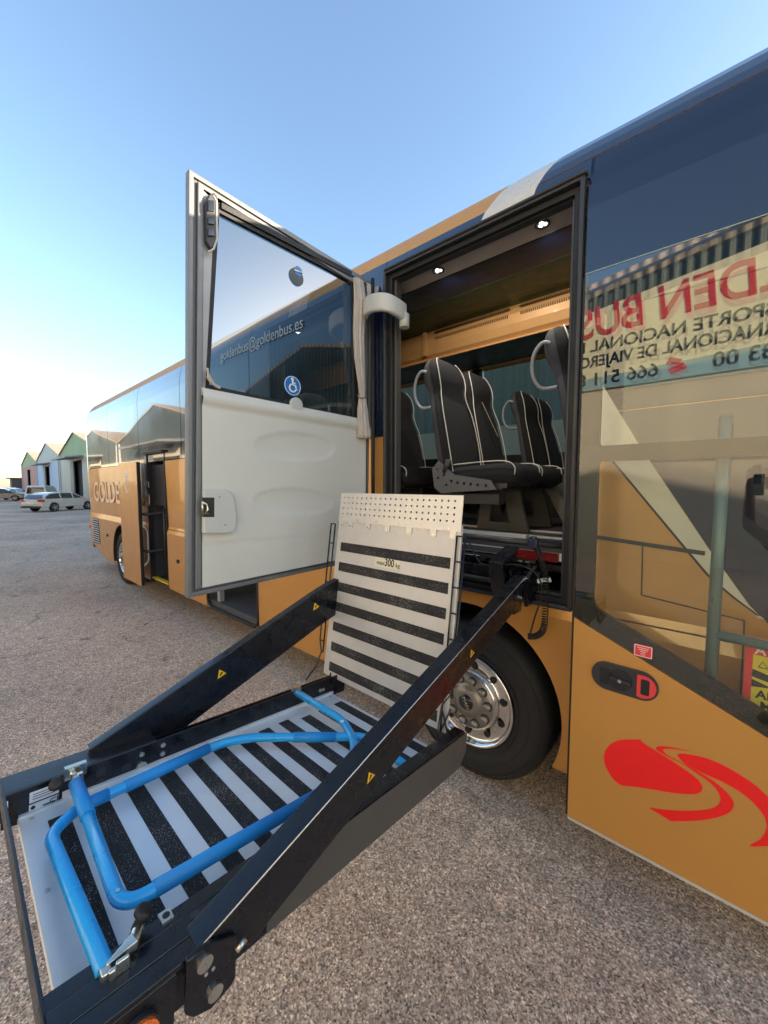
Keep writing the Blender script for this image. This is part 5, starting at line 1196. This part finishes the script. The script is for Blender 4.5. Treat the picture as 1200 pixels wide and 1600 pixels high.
c_ = onground(57, 786); car('parked_car', 'white hatchback with dark rear window left of the van', (c_.x-14, c_.y-.6, 0), R(52), pw_, 'hatch')
c_ = onground(72, 790); car('parked_van', 'white van half hidden behind the beige estate car', (c_.x-4, c_.y+.4, 0), R(158), pw_, 'van')
c_ = onground(4, 783); car('parked_car', 'dark car cut off by the left edge of the photo', (c_.x, c_.y, 0), R(70), pd_, 'hatch')

# ================================================================== PHOTOGRAPHER (seen only mirrored in the front door glass)
def skin(name, verts, edges, radii, m, parent=None, root=0, sub=2):
    me = bpy.data.meshes.new(name); me.from_pydata([tuple(v) for v in verts], edges, [])
    o = bpy.data.objects.new(name, me); col.objects.link(o)
    bm = bmesh.new(); bm.from_mesh(me); lay = bm.verts.layers.skin.verify(); bm.verts.ensure_lookup_table()
    for v, r_ in zip(bm.verts, radii): v[lay].radius = (r_, r_) if isinstance(r_, (int, float)) else r_
    bm.verts[root][lay].use_root = True; bm.to_mesh(me); bm.free()
    o.modifiers.new('skin', 'SKIN'); sb_ = o.modifiers.new('sub', 'SUBSURF'); sb_.levels = sub; sb_.render_levels = sub
    dg = bpy.context.evaluated_depsgraph_get(); nm = bpy.data.meshes.new_from_object(o.evaluated_get(dg)); bpy.data.objects.remove(o)
    nm.materials.clear(); nm.materials.append(m); nm.polygons.foreach_set('use_smooth', [True]*len(nm.polygons)); nm.name = name
    o = bpy.data.objects.new(name, nm); col.objects.link(o)
    if parent: o.parent = parent
    return o
SK = mat('skin', (.38,.20,.13), .5, var=.08, scale=20)
vd = Vector((-.6685,.7437,0)); rt = Vector((.7437,.6685,0)); pc = Vector((.43,-.36,0))
W3 = lambda r_, f_, z_: pc+rt*r_+vd*f_+Vector((0,0,z_))
ph = Vector((0,0,CAM_H))-vd*.06+rt*.10
V = []; E_ = []; RR = []
def jv(p, r_, par=None):
    V.append(p); RR.append(r_)
    if par is not None: E_.append((par, len(V)-1))
    return len(V)-1
pel = jv(W3(0,0,.96), (.15,.11)); wa = jv(W3(0,.0,1.10), (.13,.10), pel); ch = jv(W3(0,0,1.30), (.155,.115), wa); ub = jv(W3(0,-.01,1.43), (.12,.09), ch)
nk = jv(W3(0,.0,1.52), .055, ub); hd0 = jv(W3(0,.02,1.60), .072, nk); hd1 = jv(W3(0,.03,1.70), .088, hd0); hd2 = jv(W3(0,.01,1.78), .06, hd1)
for sgn in (-1, 1):
    hp_ = jv(W3(.10*sgn,0,.90), .095, pel); kn = jv(W3(.12*sgn,.03,.50), .062, hp_); an = jv(W3(.13*sgn,-.02,.09), .042, kn); to_ = jv(W3(.14*sgn,.15,.045), .038, an)
    sh_ = jv(W3(.19*sgn,0,1.42), .062, ub)
    el = jv(W3(.30*sgn if sgn > 0 else -.27,.20,1.52) if sgn > 0 else Vector((.065,-.130,1.62))-vd*.02, .044, sh_)
    wr = jv(ph+rt*(.10*sgn)-vd*.06+Vector((0,0,-.05)), .028, el)
    pm = jv(ph+rt*(.085*sgn)-vd*.03+Vector((0,0,.0)), .030, wr)
    b0 = ph+rt*(.085*sgn)-vd*.03
    for k, (dz, ln) in enumerate(((.045,.055),(.025,.065),(.004,.062),(-.018,.048))):
        a_ = jv(b0+Vector((0,0,dz))+vd*.012-rt*sgn*.004, .0095, pm); b_ = jv(b0+Vector((0,0,dz))+vd*.020-rt*sgn*ln*.6, .0085, a_); jv(b0+Vector((0,0,dz))+vd*.012-rt*sgn*ln, .0075, b_)
    a_ = jv(b0+Vector((0,0,-.035))-vd*.012-rt*sgn*.012, .011, pm); jv(b0+Vector((0,0,-.045))-vd*.022-rt*sgn*.045, .009, a_)
person = skin('person', V, E_, RR, SK)
tag(person, 'person in dark shirt and jeans holding up a phone, mirrored in the front door glass', 'person')
def cloth(name, m, test, inf):
    bm = bmesh.new(); bm.from_mesh(person.data); bm.normal_update()
    bmesh.ops.delete(bm, geom=[f for f in bm.faces if not test(f.calc_center_median())], context='FACES')
    for v in bm.verts: v.co += v.normal*inf
    me = bpy.data.meshes.new(name); bm.to_mesh(me); bm.free(); me.materials.clear(); me.materials.append(m)
    o = bpy.data.objects.new(name, me); col.objects.link(o); o.parent = person; return o
shc = W3(0,0,0)
lr = lambda p: (p-pc).dot(rt)
cloth('shirt', mat('dark_shirt', (.03,.035,.05), .85, bump=.2, bscale=200), lambda p: .93 < p.z < 1.50 and abs(lr(p)) < .27 and (p-pc).dot(vd) < .14, .012)
cloth('trousers', mat('jeans', (.05,.07,.12), .85, bump=.2, bscale=300), lambda p: .12 < p.z < .98, .014)
cloth('shoe', mat('shoe_black', (.02,.02,.02), .6), lambda p: p.z < .115, .008)
hb_ = MB(); hcz = W3(0,.025,1.70)
def ell(mb, c, a, b, c_, zlo=-1, n=20, m_=12):
    rg = []
    for j in range(m_+1):
        t_ = zlo+(1-zlo)*j/m_; rr_ = math.sqrt(max(.0004, 1-t_*t_)); rg.append([c+rt*a*rr_*math.cos(2*math.pi*k/n)+vd*b*rr_*math.sin(2*math.pi*k/n)+Vector((0,0,c_*t_)) for k in range(n)])
    mb.loft(rg)
ell(hb_, W3(0,-.012,1.72), .088, .098, .105, .05); hb_.build('hair', mat('hair_dark', (.02,.013,.01), .7), person)
fb = MB(); ell(fb, W3(0,.118,1.665), .012, .020, .022); 
for sgn in (-1,1): ell(fb, W3(.088*sgn,.01,1.67), .010, .02, .032)
fb.build('nose_and_ears', SK, person)
eb = MB()
for sgn in (-1,1): ell(eb, W3(.032*sgn,.098,1.70), .014, .010, .008)
eb.build('eye', WHITE, person)
mb = MB(); mb.tube([W3(-.024,.108,1.625), W3(0,.116,1.622), W3(.024,.108,1.625)], .005, 6); mb.build('mouth', mat('lips', (.30,.10,.09), .5), person)
mb = MB(); c_ = ph; hh = [c_+rt*a-vd*b+Vector((0,0,z)) for a, b, z in ((-.038,0,-.075),(.038,0,-.075),(.038,0,.078),(-.038,0,.078))]
mb.hexa(hh, [p-vd*.009 for p in hh]); pho = mb.build('phone', BLACKG, None, bevel=.006); tag(pho, 'black phone held up by the person mirrored in the glass', 'phone')
